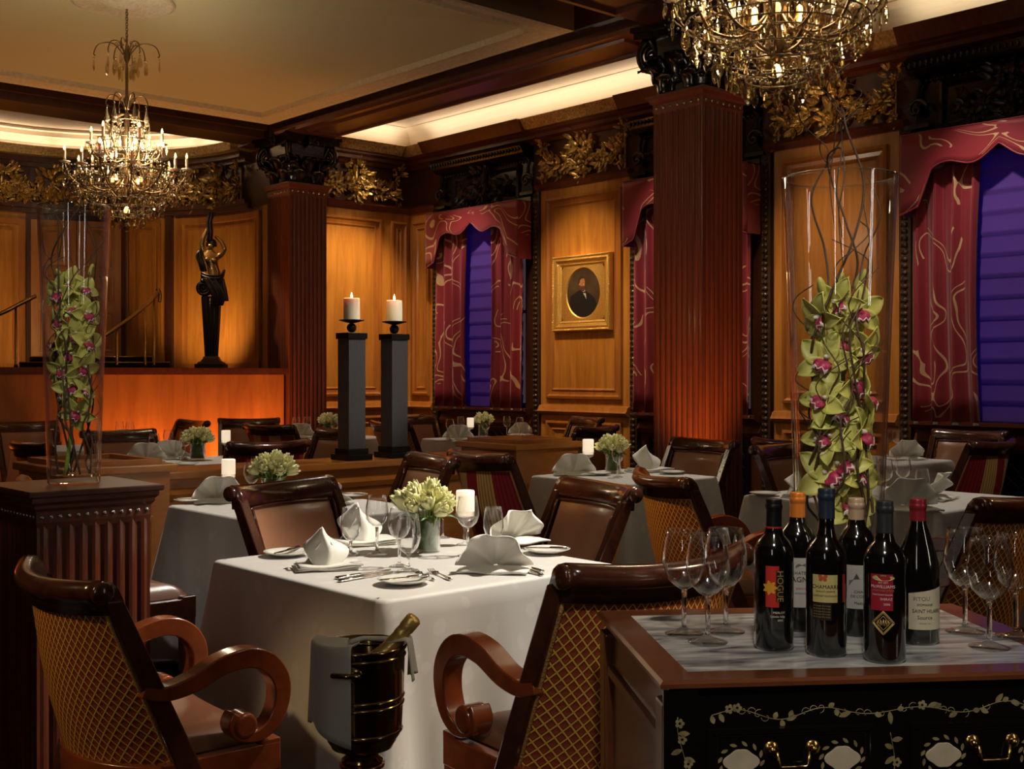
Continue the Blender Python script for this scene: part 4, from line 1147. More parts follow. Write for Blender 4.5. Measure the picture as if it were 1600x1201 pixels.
chair('str', 7.55, 3.98, 0, 'red and gold striped chair back under the right window')
chair('lats', 8.55, 4.52, 92, 'brown leather chair under the right window curtain')
chair('lats', 2.06, 4.86, -90, 'dark chair behind the fluted pedestal with only its seat and legs visible')
chair('lats', 3.86, 8.68, 180, 'brown leather chair behind the napkins of the back left table')
chair('lats', 5.00, 7.98, 90, 'brown leather chair at the foot of the far column')
chair('str', 3.98, 7.12, 0, 'striped chair back left of the front roses, behind the divider wall')
chair('str', 5.55, 9.20, -75, 'striped chair back below the stage front near far column')
chair('lats', 3.92, 10.9, 180, 'brown leather chair against the stage front at far left')
chair('lats', 4.98, 10.45, 90, 'dark chair against glowing stage front right of the left vase')
chair('lats', 3.12, 10.0, -90, 'dark chair at the left picture edge seen from behind')
chair('lats', 3.02, 7.75, -90, 'dark chair half hidden behind the left vase')
chair('lats', 5.75, 10.3, 150, 'dark chair top behind the striped chair near far column')
chair('lats', 7.56, 10.55, 100, 'dark leather chair seen between the two candle pillars')
chair('lats', 6.72, 8.95, -90, 'dark chair just right of the candle pillars')
chair('lats', 7.52, 9.76, 180, 'shiny leather chair under the far window curtain')
chair('lats', 8.40, 8.62, 75, 'dark chair back below the portrait, the farther one')
chair('lats', 7.15, 7.25, 10, 'dark chair back below the portrait, the nearer one')
chair('lats', 6.95, 4.70, -90, 'dark chair beside the near column base, behind the leather chair')
chair('lats', 8.55, 3.40, -10, 'dark chair cut off by the right picture edge')

# ------------------------------------------------------------------ tables
def table(x0, x1, y0, y1, where, seed):
    cx, cy = (x0 + x1) / 2, (y0 + y1) / 2; hx, hy = (x1 - x0) / 2, (y1 - y0) / 2
    t = thing('dining_table', 'square dining table under a white cloth, ' + where, 'table', (cx, cy, 0), 0, 'dining tables')
    m = MB(); m.box(-hx + 0.02, hx - 0.02, -hy + 0.02, hy - 0.02, 0.725, 0.752); m.build('tabletop', M_MAH, t)
    m = MB(); m.lathe([(0.24, 0), (0.24, 0.02), (0.05, 0.06), (0.04, 0.10), (0.04, 0.725)], 14); m.build('pedestal', M_MAH, t)
    rng = random.Random(seed); ph = [rng.uniform(0, 6) for _ in range(4)]
    n = 40; V = []
    per = []
    for side in range(4):
        for i in range(n):
            per.append((side, -1 + 2 * i / n))
    def pt(side, s):
        return [(s * hx, -hy), (hx, s * hy), (-s * hx, hy), (-hx, -s * hy)][side], [(0, -1), (1, 0), (0, 1), (-1, 0)][side]
    rows = []
    for j in range(18):
        row = []
        for side, s in per:
            (x, y), (nx, ny) = pt(side, s)
            e = 1 - abs(s); corner = max(0, 1 - e / 0.28)
            sgn = 1 if s > 0 else -1
            if j == 0: k, z, o_ = 0.0, 0.7575, -0.03
            elif j == 1: k, z, o_ = 0.0, 0.7575, -0.012
            elif j == 2: z, o_ = 0.755, -0.003
            elif j == 3: z, o_ = 0.746, 0.002
            else:
                q = (j - 3) / 14; z = 0.746 - 0.70 * q
                fold = 0.010 * math.sin(s * 5 + ph[side]) + 0.008 * math.sin(s * 11 + ph[side] * 2)
                o_ = 0.004 + 0.035 * q + fold * q * 1.4 + 0.08 * corner ** 1.5 * q
            tx, ty = -ny, nx
            # round corners slightly
            rr = 0.018 * max(0, 1 - e / 0.05)
            ins = 0.05 * corner * ((j - 3) / 14 if j > 3 else 0)
            mv = sgn * ((o_ * 1.0) * max(0, 1 - e / 0.10) - ins * 0.4)
            px_, py_ = x + nx * (o_ - rr), y + ny * (o_ - rr)
            if side in (0, 2): px_ += mv * (1 if side == 0 else -1)
            else: py_ += mv * (1 if side == 1 else -1)
            row.append((px_, py_, z))
        rows.append(row)
    v = [p for r in rows for p in r]; k = len(per)
    f = [tuple(range(k))]
    for j in range(17): f += [(j * k + (i + 1) % k, j * k + i, (j + 1) * k + i, (j + 1) * k + (i + 1) % k) for i in range(k)]
    m = MB(); m.add(v, f, None, True); m.sm[0] = False
    o = tag(m.build('tablecloth', M_CLOTH, loc=(cx, cy, 0)), 'white damask cloth hanging over table ' + where, 'tablecloth', 'white tablecloths')
    return o
table(1.90, 2.86, 2.68, 3.66, 'at front centre beside ice bucket', 1)
table(2.54, 3.42, 4.38, 5.34, 'between the front table and divider', 2)
table(4.98, 5.80, 4.60, 5.42, 'right of the box pedestal', 3)
table(5.00, 6.00, 2.72, 3.81, 'behind the wine bottles', 4)
table(3.55, 4.50, 7.45, 8.35, 'behind the divider on the left', 5)
table(3.60, 4.62, 9.75, 10.58, 'nearest the stage front', 6)
table(6.25, 7.05, 9.65, 10.50, 'by the far column', 7)
table(7.10, 7.90, 8.45, 9.32, 'below the far window', 8)
table(7.42, 8.22, 4.34, 5.15, 'under the right window', 9)

TZ = 0.7585
# ------------------------------------------------------------------ table ware builders (each made once, then copied)
def prof_glass(H, R, stem, rb, bowl_r=None):
    """closed thin profile of a stemmed glass"""
    o = [(rb, 0.0), (rb, 0.002), (rb * 0.55, 0.006), (0.006, 0.012), (0.0048, 0.02), (0.0046, stem * 0.8), (0.006, stem)]
    bh = H - stem; br = bowl_r or R
    out = [(0.45 * R, stem + 0.06 * bh), (0.78 * R, stem + 0.18 * bh), (R, stem + 0.42 * bh), (0.97 * R, stem + 0.62 * bh), (0.86 * R, stem + 0.85 * bh), (0.80 * R, H)]
    inn = [(r - 0.0012, z) for r, z in reversed(out)]
    inn[-1] = (0.40 * R, stem + 0.07 * bh)
    return o + out + inn + [(0.0, stem + 0.03 * bh)]
PROTO = {}
def glass_obj(name, H, R, stem, rb, n):
    m = MB(); m.lathe(prof_glass(H, R, stem, rb), n)
    for i, f in enumerate(m.f):
        if max(m.v[k].z for k in f) <= stem + 0.0015 and min(m.v[k].z for k in f) > 0.0055: m.mi[i] = 1
    return m.build(name, [M_GLASS, M_SOLIDG])
def proto(kind):
    m = MB()
    if kind == 'wine_glass': o = glass_obj(kind, 0.205, 0.040, 0.095, 0.036, 24)
    elif kind == 'large_wine_glass': o = glass_obj('wine_glass', 0.206, 0.042, 0.088, 0.038, 32)
    elif kind == 'water_goblet': o = glass_obj(kind, 0.165, 0.036, 0.048, 0.034, 24)
    elif kind == 'bread_plate':
        m.lathe([(0, 0.003), (0.045, 0.003), (0.060, 0.008), (0.080, 0.016), (0.081, 0.018), (0.078, 0.018), (0.058, 0.011), (0.045, 0.006), (0, 0.006)], 32, cap=False); o = m.build(kind, M_CHINA)
    elif kind in ('butter_knife', 'table_knife'):
        L = 0.155 if kind == 'butter_knife' else 0.225
        def kf(u, v):
            w = 0.0075 if v < 0.45 else 0.009 * (1 - max(0, (v - 0.85) / 0.15) ** 2 * 0.9)
            return ((2 * u - 1) * w, (v - 0.5) * L, 0.0 + 0.004 * (1 - (2 * u - 1) ** 2) * (1 if v < 0.45 else 0.3))
        m.slab(kf, 6, 24, 0.0025); m.tube([(0, -L * 0.5, 0.003), (0, -L * 0.06, 0.003)], [0.006, 0.0045], 6); o = m.build(kind, M_SILVER)
    elif kind == 'fork':
        L = 0.185
        m.tube([(0, -L / 2, 0.004), (0, -L * 0.42, 0.004), (0, 0, 0.006), (0, L * 0.16, 0.007)], [0.006, 0.007, 0.003, 0.004], 6, flat=0.5)
        m.slab(lambda u, v: ((2 * u - 1) * (0.004 + 0.008 * math.sin(v * PI / 2)), L * (0.15 + 0.12 * v), 0.006 - 0.006 * math.sin(v * PI)), 6, 5, 0.0015)
        for k in range(4): m.tube([(-0.010 + 0.0067 * k, L * 0.26, 0.005), (-0.010 + 0.0067 * k, L * 0.38, 0.003), (-0.009 + 0.006 * k, L * 0.5, 0.009)], [0.0018, 0.0018, 0.001], 5)
        o = m.build(kind, M_SILVER)
    elif kind == 'napkin':
        # standing fan napkin: half disc of pleats rising from a folded base
        def nf(u, v):
            a = PI * (0.04 + 0.92 * u); R = 0.112 * (0.10 + 0.90 * v) * (1 + 0.05 * math.cos(u * 2 * PI * 3))
            y = 0.020 * math.cos(u * PI * 7) * v + 0.035 * (1 - v) - 0.03 * math.sin(PI * u) * v
            return (math.cos(a) * R, y, 0.006 + math.sin(a) * R * 0.98)
        m.slab(nf, 44, 12, 0.003)
        def nb(u, v): return (0.105 * (2 * u - 1), -0.055 + 0.11 * v, 0.002 + 0.014 * math.sin(PI * u) * math.sin(PI * v) + 0.003 * math.sin(u * 9))
        m.slab(nb, 12, 8, 0.006)
        o = m.build(kind, M_NAPK)
    elif kind == 'pointed_napkin':
        # peaked lily fold: two wings with a raised centre crease
        def nf(u, v):
            s = 2 * u - 1; w = 0.075 * math.sin(PI * (0.16 + 0.70 * v)) * (1 - 0.15 * v)
            return (s * w + 0.01 * math.sin(v * 5), 0.045 * abs(s) * (0.4 + v) - 0.035 * (1 - v), 0.010 + 0.125 * v - 0.05 * abs(s) * v ** 2)
        m.slab(nf, 14, 14, 0.003)
        def nf2(u, v):
            s = 2 * u - 1; w = 0.085 * (1 - v * 0.75)
            return (s * w, 0.02 + 0.05 * (1 - v) - 0.03 * abs(s), 0.006 + 0.095 * v - 0.02 * s * s)
        m.slab(nf2, 12, 8, 0.004)
        for k in range(3): m.slab(lambda u, v: (0.10 * (2 * u - 1) + 0.006 * k, -0.06 + 0.12 * v - 0.004 * k, 0.002 + 0.006 * k + 0.003 * math.sin(u * 7 + k)), 8, 6, 0.004)
        o = m.build('napkin', M_NAPK)
    elif kind == 'candle_lamp':
        o = thing('candle_lamp', 'x', 'candle')
        m.lathe([(0.034, 0), (0.034, 0.003), (0.012, 0.008), (0.005, 0.02), (0.009, 0.03), (0.005, 0.045), (0.009, 0.06), (0.005, 0.075), (0.010, 0.086), (0.030, 0.095), (0.038, 0.105), (0.038, 0.125), (0.036, 0.125), (0.035, 0.107), (0.010, 0.1), (0, 0.1)], 20); m.build('stem', M_GLASS, o)
        m = MB(); m.lathe([(0.0, 0.108), (0.033, 0.108), (0.034, 0.115), (0.034, 0.196), (0.032, 0.200), (0.028, 0.197), (0.024, 0.193), (0.0, 0.192)], 24); m.build('candle', M_GLOW, o)
    PROTO[kind] = o; return o
used = set()
def put(kind, p, rz, label, group=None, cat=None, sc_=1.0):
    if kind not in PROTO:
        o = proto(kind)
    else:
        o = PROTO[kind]
        o = copy_tree(o)
    o.location = p; o.rotation_euler = (0, 0, rz); o.scale = (sc_, sc_, sc_)
    tag(o, label, cat or {'wine_glass': 'glass', 'large_wine_glass': 'glass', 'water_goblet': 'glass', 'bread_plate': 'plate', 'butter_knife': 'knife', 'table_knife': 'knife', 'fork': 'fork', 'napkin': 'napkin', 'pointed_napkin': 'napkin', 'candle_lamp': 'candle'}[kind], group)
    return o
# rose bouquet in a glass cylinder lined with leaves
def rosehead(m, X, r=0.024):
    m.ell((0, 0, 0), (r * 0.62, r * 0.62, r * 1.15), 8, 6, X)
    for ring, (k, rad, op, h) in enumerate(((3, 0.55, 0.02, 1.75), (4, 0.74, 0.10, 1.65), (4, 0.88, 0.26, 1.35))):
        for j in range(k):
            a = 2 * PI * (j + ring * 0.37) / k
            def pf(u, v, rad=rad, op=op, h=h):
                s = 2 * u - 1; an = s * 0.75
                q = r * rad * (0.55 + 0.5 * math.sin(v * 1.9)) + r * op * v * v * 0.6
                return (math.cos(an) * q, math.sin(an) * q * (0.55 + 0.5 * math.sin(PI * (0.15 + 0.8 * v))), -r * 1.1 + r * 2.1 * h / 1.4 * v * (1 - 0.18 * s * s))
            m.slab(pf, 4, 5, 0.0012, X @ T(rz=a))
def bouquet(p, label, seed, vh=0.12, vr=0.050, n=17, sc_=1.0):
    rng = random.Random(seed)
    v = thing('glass_cylinder_vase', 'low glass cylinder lined with green leaves, ' + label, 'vase', p, 0, 'leaf-lined flower vases')
    m = MB(); m.lathe([(vr, 0), (vr, vh), (vr - 0.003, vh), (vr - 0.003, 0.008), (0, 0.008)], 28); m.build('glass', M_GLASS, v)
    m = MB(); m.lathe([(0, 0.012), (vr - 0.006, 0.012), (vr - 0.006, vh * 0.97), (vr - 0.010, vh * 0.97), (vr - 0.012, vh * 0.5), (0, vh * 0.5)], 24)
    for k in range(7):
        a = k * 0.9; X = T(rz=a)
        m.slab(lambda u, v_: ((vr - 0.0055) * math.cos((2 * u - 1) * 0.5 * math.sin(PI * (0.1 + 0.8 * v_)) + v_ * 0.5), (vr - 0.0055) * math.sin((2 * u - 1) * 0.5 * math.sin(PI * (0.1 + 0.8 * v_)) + v_ * 0.5), 0.02 + 0.07 * v_ + 0.02 * u), 4, 5, 0.0008, X)
    m.build('leaf_lining', M_LEAF, v)
    b = thing('rose_bouquet', 'cream green roses bunched ' + label, 'flowers', (p[0], p[1], p[2]), 0, 'cream rose bouquets')
    pr = None; ptl = []
    for k in range(n):
        q = (k + 0.5) / n; th = math.acos(1 - q * 0.98); a = k * 2.39996 + rng.uniform(-0.2, 0.2); R = 0.078 + rng.uniform(-0.006, 0.008)
        pos = Vector((math.sin(th) * math.cos(a) * R * 1.12, math.sin(th) * math.sin(a) * R * 1.12, vh + 0.030 + math.cos(th) * R * 0.85))
        if 'rose' not in PROTO:
            m = MB(); rosehead(m, T()); o = m.build('rose', M_ROSE); PROTO['rose'] = o
        else:
            o = PROTO['rose'].copy(); C.objects.link(o)
        o.parent = b; o.location = pos; o.rotation_euler = (rng.uniform(-0.2, 0.2) , th * 0.75, a); o.rotation_mode = 'XYZ'
        s = rng.uniform(0.85, 1.2); o.scale = (s, s, s * 1.05); ptl.append(pos)
    m = MB()
    for pos in ptl: m.tube([(pos.x * 0.3, pos.y * 0.3, vh * 0.5), (pos.x * 0.6, pos.y * 0.6, vh), tuple(pos * 0.97)], 0.003, 5)
    m.build('stems', M_STEM, b)
    m = MB()
    for k in range(11):
        a = k * 0.6 + rng.uniform(0, 0.3)
        leafm(m, T(0.04 * math.cos(a), 0.04 * math.sin(a), vh + 0.005) @ T(rz=a + PI / 2, rx=0) @ T(rx=rng.uniform(0.6, 1.3)), 0.075, 0.04, 0.6, 0.3, 4, 6, 0.001)
    m.build('leaves', M_LEAF, b)
    return b
R0 = YAW   # turned square to the camera
def tp(px, py, z=TZ): return P(px, py, z)
# front table
F = 'front table'
put('pointed_napkin', tp(508, 888), R0 + 0.3, 'peaked ivory napkin at the near left corner of the front table', 'ivory napkins')
put('pointed_napkin', tp(563, 850), R0 + 0.5, 'ivory napkin behind the left goblet on front table', 'ivory napkins', sc_=1.15)
put('napkin', tp(772, 893), R0 - 0.15, 'ivory fan napkin at near right of the front table', 'ivory napkins', sc_=1.05)
put('napkin', tp(806, 848), R0 + 0.6, 'ivory napkin on the far right of the front table', 'ivory napkins', sc_=1.1)
put('water_goblet', tp(548, 867), 0, 'water goblet between the two left napkins on front table', 'goblets on the front table')
put('wine_glass', tp(589, 866), 0, 'wine glass with slender stem left of the roses, front table', 'wine glasses on the front table')
put('wine_glass', tp(624, 885), 0, 'wine glass just behind the foremost goblet on front table', 'wine glasses on the front table', sc_=0.93)
put('water_goblet', tp(638, 892), 0, 'foremost water goblet in front of the rose vase on front table', 'goblets on the front table', sc_=1.1)
put('wine_glass', tp(731, 868), 0, 'wine glass in front of the glowing candle on front table', 'wine glasses on the front table', sc_=1.0)
put('water_goblet', tp(771, 866), 0, 'water goblet between the two right napkins on front table', 'goblets on the front table')
put('wine_glass', tp(692, 840), 0, 'wine glass mostly hidden behind the roses on front table', 'wine glasses on the front table', sc_=0.8)
bouquet(tp(666, 861), 'on the front table', 5, 0.118, 0.050)
put('candle_lamp', tp(727, 851), 0, 'glowing candle lamp on the front table', 'glowing candle lamps')
for (px, py, rz, lab) in ((632, 912, 0.5, 'near edge of the front table'), (448, 868, 1.2, 'left corner of the front table'), (855, 864, -0.2, 'right corner of the front table')):
    put('bread_plate', tp(px, py), 0, 'white bread plate at the ' + lab, 'bread plates')
    q = tp(px, py); put('butter_knife', (q.x, q.y, q.z + 0.017), R0 + PI / 2 + rz, 'butter knife lying across the plate at the ' + lab, 'butter knives')
def lay(kind, px0, py0, px1, py1, label, grp, dz=0.0):
    a, b = tp(px0, py0), tp(px1, py1); mid = (a + b) / 2; d = b - a
    put(kind, (mid.x, mid.y, TZ + 0.0005 + dz), math.atan2(-d.x, d.y), label, grp)
lay('table_knife', 520, 911, 622, 893, 'long knife left of the near bread plate, the nearer of two', 'table knives')
lay('table_knife', 516, 906, 618, 889, 'long knife left of the near bread plate, the farther of two', 'table knives')
lay('fork', 686, 911, 640, 890, 'dinner fork beside the near bread plate, left of the pair', 'forks')
lay('fork', 716, 912, 662, 888, 'dinner fork beside the near fan napkin, right of the pair', 'forks')
lay('table_knife', 842, 892, 792, 880, 'knife emerging right of the near fan napkin, upper one', 'table knives')
lay('table_knife', 838, 897, 788, 886, 'knife emerging right of the near fan napkin, lower one', 'table knives')
lay('fork', 800, 862, 845, 855, 'fork beside the right corner plate of the front table', 'forks')
# second table
B2 = 'table between the front table and divider'
put('napkin', tp(342, 785), R0 + 0.4, 'ivory fan napkin left on the second table, behind the dark chair', 'ivory napkins', sc_=1.15)
put('bread_plate', tp(298, 785), 0, 'bread plate at the left corner of the second table', 'bread plates')
q = tp(298, 785); put('butter_knife', (q.x, q.y, q.z + 0.017), R0 + 1.5, 'butter knife on the plate at the left corner of second table', 'butter knives')
put('candle_lamp', tp(357, 779), 0, 'glowing candle lamp on the second table beside the divider', 'glowing candle lamps')
put('wine_glass', tp(393, 785), 0, 'wine glass right of the candle on the second table', 'wine glasses on the second table', sc_=0.95)
bouquet(tp(426, 784), 'on the second table before the divider', 9, 0.12, 0.055, 19)
put('napkin', tp(515, 787), R0 - 0.5, 'ivory napkin at the right of the second table', 'ivory napkins')
put('bread_plate', tp(550, 777), 0, 'bread plate at the right of the second table', 'bread plates')
q = tp(550, 777); put('butter_knife', (q.x, q.y, q.z + 0.017), R0 + 1.2, 'butter knife on the plate at the right of second table', 'butter knives')
# third table
put('napkin', tp(897, 742), R0, 'ivory fan napkin on the table right of the box pedestal', 'ivory napkins', sc_=1.2)
put('candle_lamp', tp(919, 737), 0, 'glowing candle lamp on the table right of the box pedestal', 'glowing candle lamps', sc_=1.05)
bouquet(tp(958, 737), 'on the table right of the box pedestal', 12, 0.115, 0.05, 17)
put('wine_glass', tp(965, 745), 0, 'wine glass before the roses on the table right of the box pedestal', 'wine glasses on the third table', sc_=0.9)
put('pointed_napkin', tp(1012, 737), R0 + 0.4, 'ivory napkin beside roses on the table right of the box pedestal', 'ivory napkins', sc_=1.3)
put('bread_plate', tp(935, 742), 0, 'bread plate beside the fan napkin on the third table', 'bread plates')
put('bread_plate', tp(1050, 740), 0, 'bread plate at the right corner of the third table', 'bread plates')
# table behind the bottles
K = 'table behind the wine bottles'
put('bread_plate', tp(1195, 774), 0, 'bread plate at the left corner of the ' + K, 'bread plates')
put('pointed_napkin', tp(1248, 776), R0 + 1.0, 'ivory napkin seen through the right vase foot', 'ivory napkins')
put('candle_lamp', tp(1303, 764), 0, 'glowing candle lamp behind the orchids of the right vase', 'glowing candle lamps')
put('wine_glass', tp(1383, 782), 0, 'wine glass just right of the right vase on the ' + K, 'wine glasses on the table behind the bottles')
put('wine_glass', tp(1411, 776), 0, 'wine glass second from the vase on the ' + K, 'wine glasses on the table behind the bottles')
put('water_goblet', tp(1441, 784), 0, 'goblet before the striped chair on the ' + K, 'wine glasses on the table behind the bottles')
put('napkin', tp(1418, 798), R0 + 0.1, 'large ivory fan napkin above the black-capped bottle', 'ivory napkins', sc_=1.35)
put('napkin', tp(1466, 780), R0 + 0.9, 'ivory napkin in front of the striped chair at right', 'ivory napkins', sc_=1.2)
put('wine_glass', tp(1360, 775), 0, 'wine glass seen through the right vase wall on the ' + K, 'wine glasses on the table behind the bottles')
# table under the right window
put('napkin', tp(1416, 718), R0 + 0.2, 'ivory fan napkin on the table under the right window', 'ivory napkins', sc_=1.3)
put('wine_glass', tp(1385, 713), 0, 'wine glass left of the fan napkin under right window', 'wine glasses under the right window')
put('wine_glass', tp(1402, 714), 0, 'wine glass behind the fan napkin under right window', 'wine glasses under the right window')
# back left table
put('napkin', tp(228, 722), R0 + 0.3, 'ivory napkin at the left of the table behind the divider', 'ivory napkins', sc_=1.25)
put('napkin', tp(268, 717), R0 - 0.3, 'ivory napkin among the glasses of the table behind the divider', 'ivory napkins', sc_=1.25)
for k, (px, py, kd) in enumerate(((241, 722, 'wine_glass'), (263, 713, 'wine_glass'), (281, 725, 'water_goblet'), (289, 718, 'wine_glass'))):
    put(kd, tp(px, py), 0, ['leftmost wine glass', 'second wine glass from the left', 'low goblet in front', 'wine glass touching the vase'][k] + ' on the table behind the divider', 'glasses on the table behind the divider')
bouquet(tp(309, 718), 'on the table behind the divider', 15, 0.12, 0.055, 19)
put('candle_lamp', tp(353, 713), 0, 'glowing candle lamp behind the striped chair, near stage front', 'glowing candle lamps')
put('bread_plate', tp(292, 727), 0, 'bread plate at the near edge of the table behind divider', 'bread plates')
# stage side table
put('napkin', tp(199, 699), R0, 'ivory napkin on the table nearest the stage front', 'ivory napkins', sc_=1.4)
for k, (px, py) in enumerate(((187, 694), (203, 695), (95, 692))):
    put('wine_glass', tp(px, py), 0, ['wine glass left of the napkin', 'wine glass right of the napkin', 'wine glass seen through the left vase'][k] + ' on the stage-side table', 'wine glasses on the stage-side table')
put('bread_plate', tp(40, 695), 0, 'bread plate before the leather chair at far left', 'bread plates')
# far column table
put('napkin', tp(470, 684), R0, 'ivory napkin on the table by the far column', 'ivory napkins', sc_=1.3)
bouquet(tp(513, 683), 'on the table by the far column', 18, 0.12, 0.055, 15)
for k, (px, py) in enumerate(((480, 683), (463, 683), (523, 686))):
    put('wine_glass', tp(px, py), 0, ['wine glass behind the napkin', 'leftmost wine glass', 'wine glass right of the roses'][k] + ' on the far-column table', 'wine glasses on the far-column table')
# table below the far window
put('napkin', tp(716, 687), R0, 'ivory napkin left of the candle on the far window table', 'ivory napkins', sc_=1.3)
put('napkin', tp(813, 680), R0 + 0.3, 'ivory napkin at the right of the far window table', 'ivory napkins', sc_=1.2)
put('candle_lamp', tp(735, 684), 0, 'glowing candle lamp on the far window table', 'glowing candle lamps')
bouquet(tp(755, 682), 'on the far window table', 21, 0.12, 0.05, 15)
for k, (px, py) in enumerate(((703, 688), (720, 682), (759, 688), (792, 682), (812, 684))):
    put('wine_glass', tp(px, py), 0, ['leftmost wine glass', 'wine glass behind the candle', 'wine glass before the roses', 'wine glass standing alone', 'rightmost wine glass'][k] + ' on the far window table', 'wine glasses on the far window table')
put('bread_plate', tp(688, 690), 0, 'bread plate at the left of the far window table', 'bread plates')
# ------------------------------------------------------------------ candle pillars on the divider
def pillar(x, y, label, lab2):
    z0 = 0.866
    t = thing('candle_pillar', label, 'candle stand', (x, y, z0), 0, 'candle pillars')
    m = MB(); m.taper(0, 0, 0, 0.035, 0.092, 0.092); m.taper(0, 0, 0.035, 0.07, 0.074, 0.074); m.build('base', M_IRON, t, bevel=0.003)
    m = MB(); m.taper(0, 0, 0.07, 0.735, 0.060, 0.060); m.build('shaft', M_PILLAR, t)
    m = MB(); m.taper(0, 0, 0.735, 0.772, 0.070, 0.070); m.build('cap', M_IRON, t, bevel=0.003)
    m = MB(); m.ell((0, 0, 0.803), 0.030, 16, 10); m.lathe([(0.012, 0.772), (0.012, 0.78), (0, 0.78)], 12); m.lathe([(0, 0.83), (0.02, 0.832), (0.076, 0.846), (0.077, 0.852), (0.02, 0.842), (0, 0.842)], 28, cap=False); m.build('dish', M_IRON, t)
    c = thing('pillar_candle', lab2, 'candle', (x, y, z0 + 0.843), 0, 'pillar candles')
    m = MB(); m.lathe([(0, 0), (0.050, 0), (0.051, 0.01), (0.050, 0.135), (0.047, 0.140), (0.043, 0.134), (0, 0.126)], 28); m.build('wax', M_WAX, c)
    m = MB(); m.tube([(0, 0, 0.125), (0.001, 0, 0.143)], 0.0015, 5); m.build('wick', M_IRON, c)
    m = MB(); m.lathe([(0, 0.140), (0.005, 0.144), (0.007, 0.152), (0.004, 0.165), (0, 0.178)], 10); m.build('flame', M_FLAME, c)
    point('candle_light', (x, y, z0 + 1.03), 1.2, (1, 0.6, 0.25), 0.01)
pillar(4.08, 6.05, 'left of the two ribbed black candle pillars on the divider wall', 'lit ivory candle on the left black pillar')
pillar(4.40, 6.05, 'right of the two ribbed black candle pillars on the divider wall', 'lit ivory candle on the right black pillar')

# ------------------------------------------------------------------ tall vases with orchids and twigs
def tall_vase(p, label):
    t = thing('tall_glass_vase', label, 'vase', p, 0, 'tall flared glass vases')
    m = MB(); H = 0.92
    pr = [(0.078, 0.0), (0.083, 0.006)] + [(0.083 + 0.034 * (k / 12) ** 1.15, 0.006 + (H - 0.010) * k / 12) for k in range(13)]
    inn = [(r - 0.005, z) for r, z in reversed(pr[3:])] + [(0.076, 0.045), (0.07, 0.03), (0, 0.028)]
    m.lathe([(0, 0)] + pr + [(0.1165, H), (0.113, H)] + inn, 48, cap=False); m.build('glass', M_VGLASS, t)
    m = MB(); m.lathe([(0.1145 + 0.003 * math.cos(k * PI / 4), H - 0.003 + 0.003 * math.sin(k * PI / 4)) for k in range(9)], 48, cap=False); m.build('rim', M_VGLASS, t)
    return t
def flower(m_, m2, m3, X, s=1.0):
    for k, (a, L, W) in enumerate(((0, 0.062, 0.040), (1.15, 0.060, 0.042), (-1.15, 0.060, 0.042), (2.3, 0.058, 0.036), (-2.3, 0.058, 0.036))):
        def pf(u, v, L=L, W=W):
            q = 2 * u - 1; w = W * 0.5 * (math.sin(PI * min(1, 0.13 + 0.87 * v)) ** 0.75)
            return (q * w, -0.010 * math.sin(v * 2.4) + 0.014 * v * v * 1.0 - 0.006 * q * q, L * v)
        m_.slab(pf, 6, 8, 0.0012, X @ T(s=s) @ T(ry=a) @ T(rx=0.15))
    # lip: cupped tongue with side lobes
    def lf(u, v):
        q = 2 * u - 1; w = 0.013 * (0.6 + 0.7 * math.sin(v * 2.6))
        return (q * w, -0.006 - 0.022 * math.sin(v * 1.7) + 0.006 * q * q, 0.004 - 0.022 * v * v + 0.003 * math.sin(q * 6) * v)
    m2.slab(lf, 8, 8, 0.0015, X @ T(s=s))
    def lw(u, v):
        q = 2 * u - 1; return (q * 0.015, -0.029 + 0.003 * v + 0.004 * abs(q), -0.012 - 0.008 * v + 0.003 * math.sin(q * 7))
    m3.slab(lw, 8, 3, 0.0015, X @ T(s=s))
    m3.ell((0, -0.010, 0.010), (0.005, 0.010, 0.005), 8, 6, X @ T(s=s))
FL = [(-0.005, 0.655, -0.3), (0.045, 0.64, 0.5), (-0.050, 0.625, -0.8), (0.010, 0.575, 0.0), (0.055, 0.56, 0.8), (-0.045, 0.535, -0.6), (0.025, 0.49, 0.4), (-0.055, 0.455, -0.7), (0.060, 0.46, 0.9), (-0.010, 0.425, -0.1), (0.045, 0.385, 0.6), (-0.040, 0.375, -0.5), (0.000, 0.32, 0.0), (0.050, 0.30, 0.7), (0.020, 0.235, 0.3), (-0.035, 0.30, -0.4)]
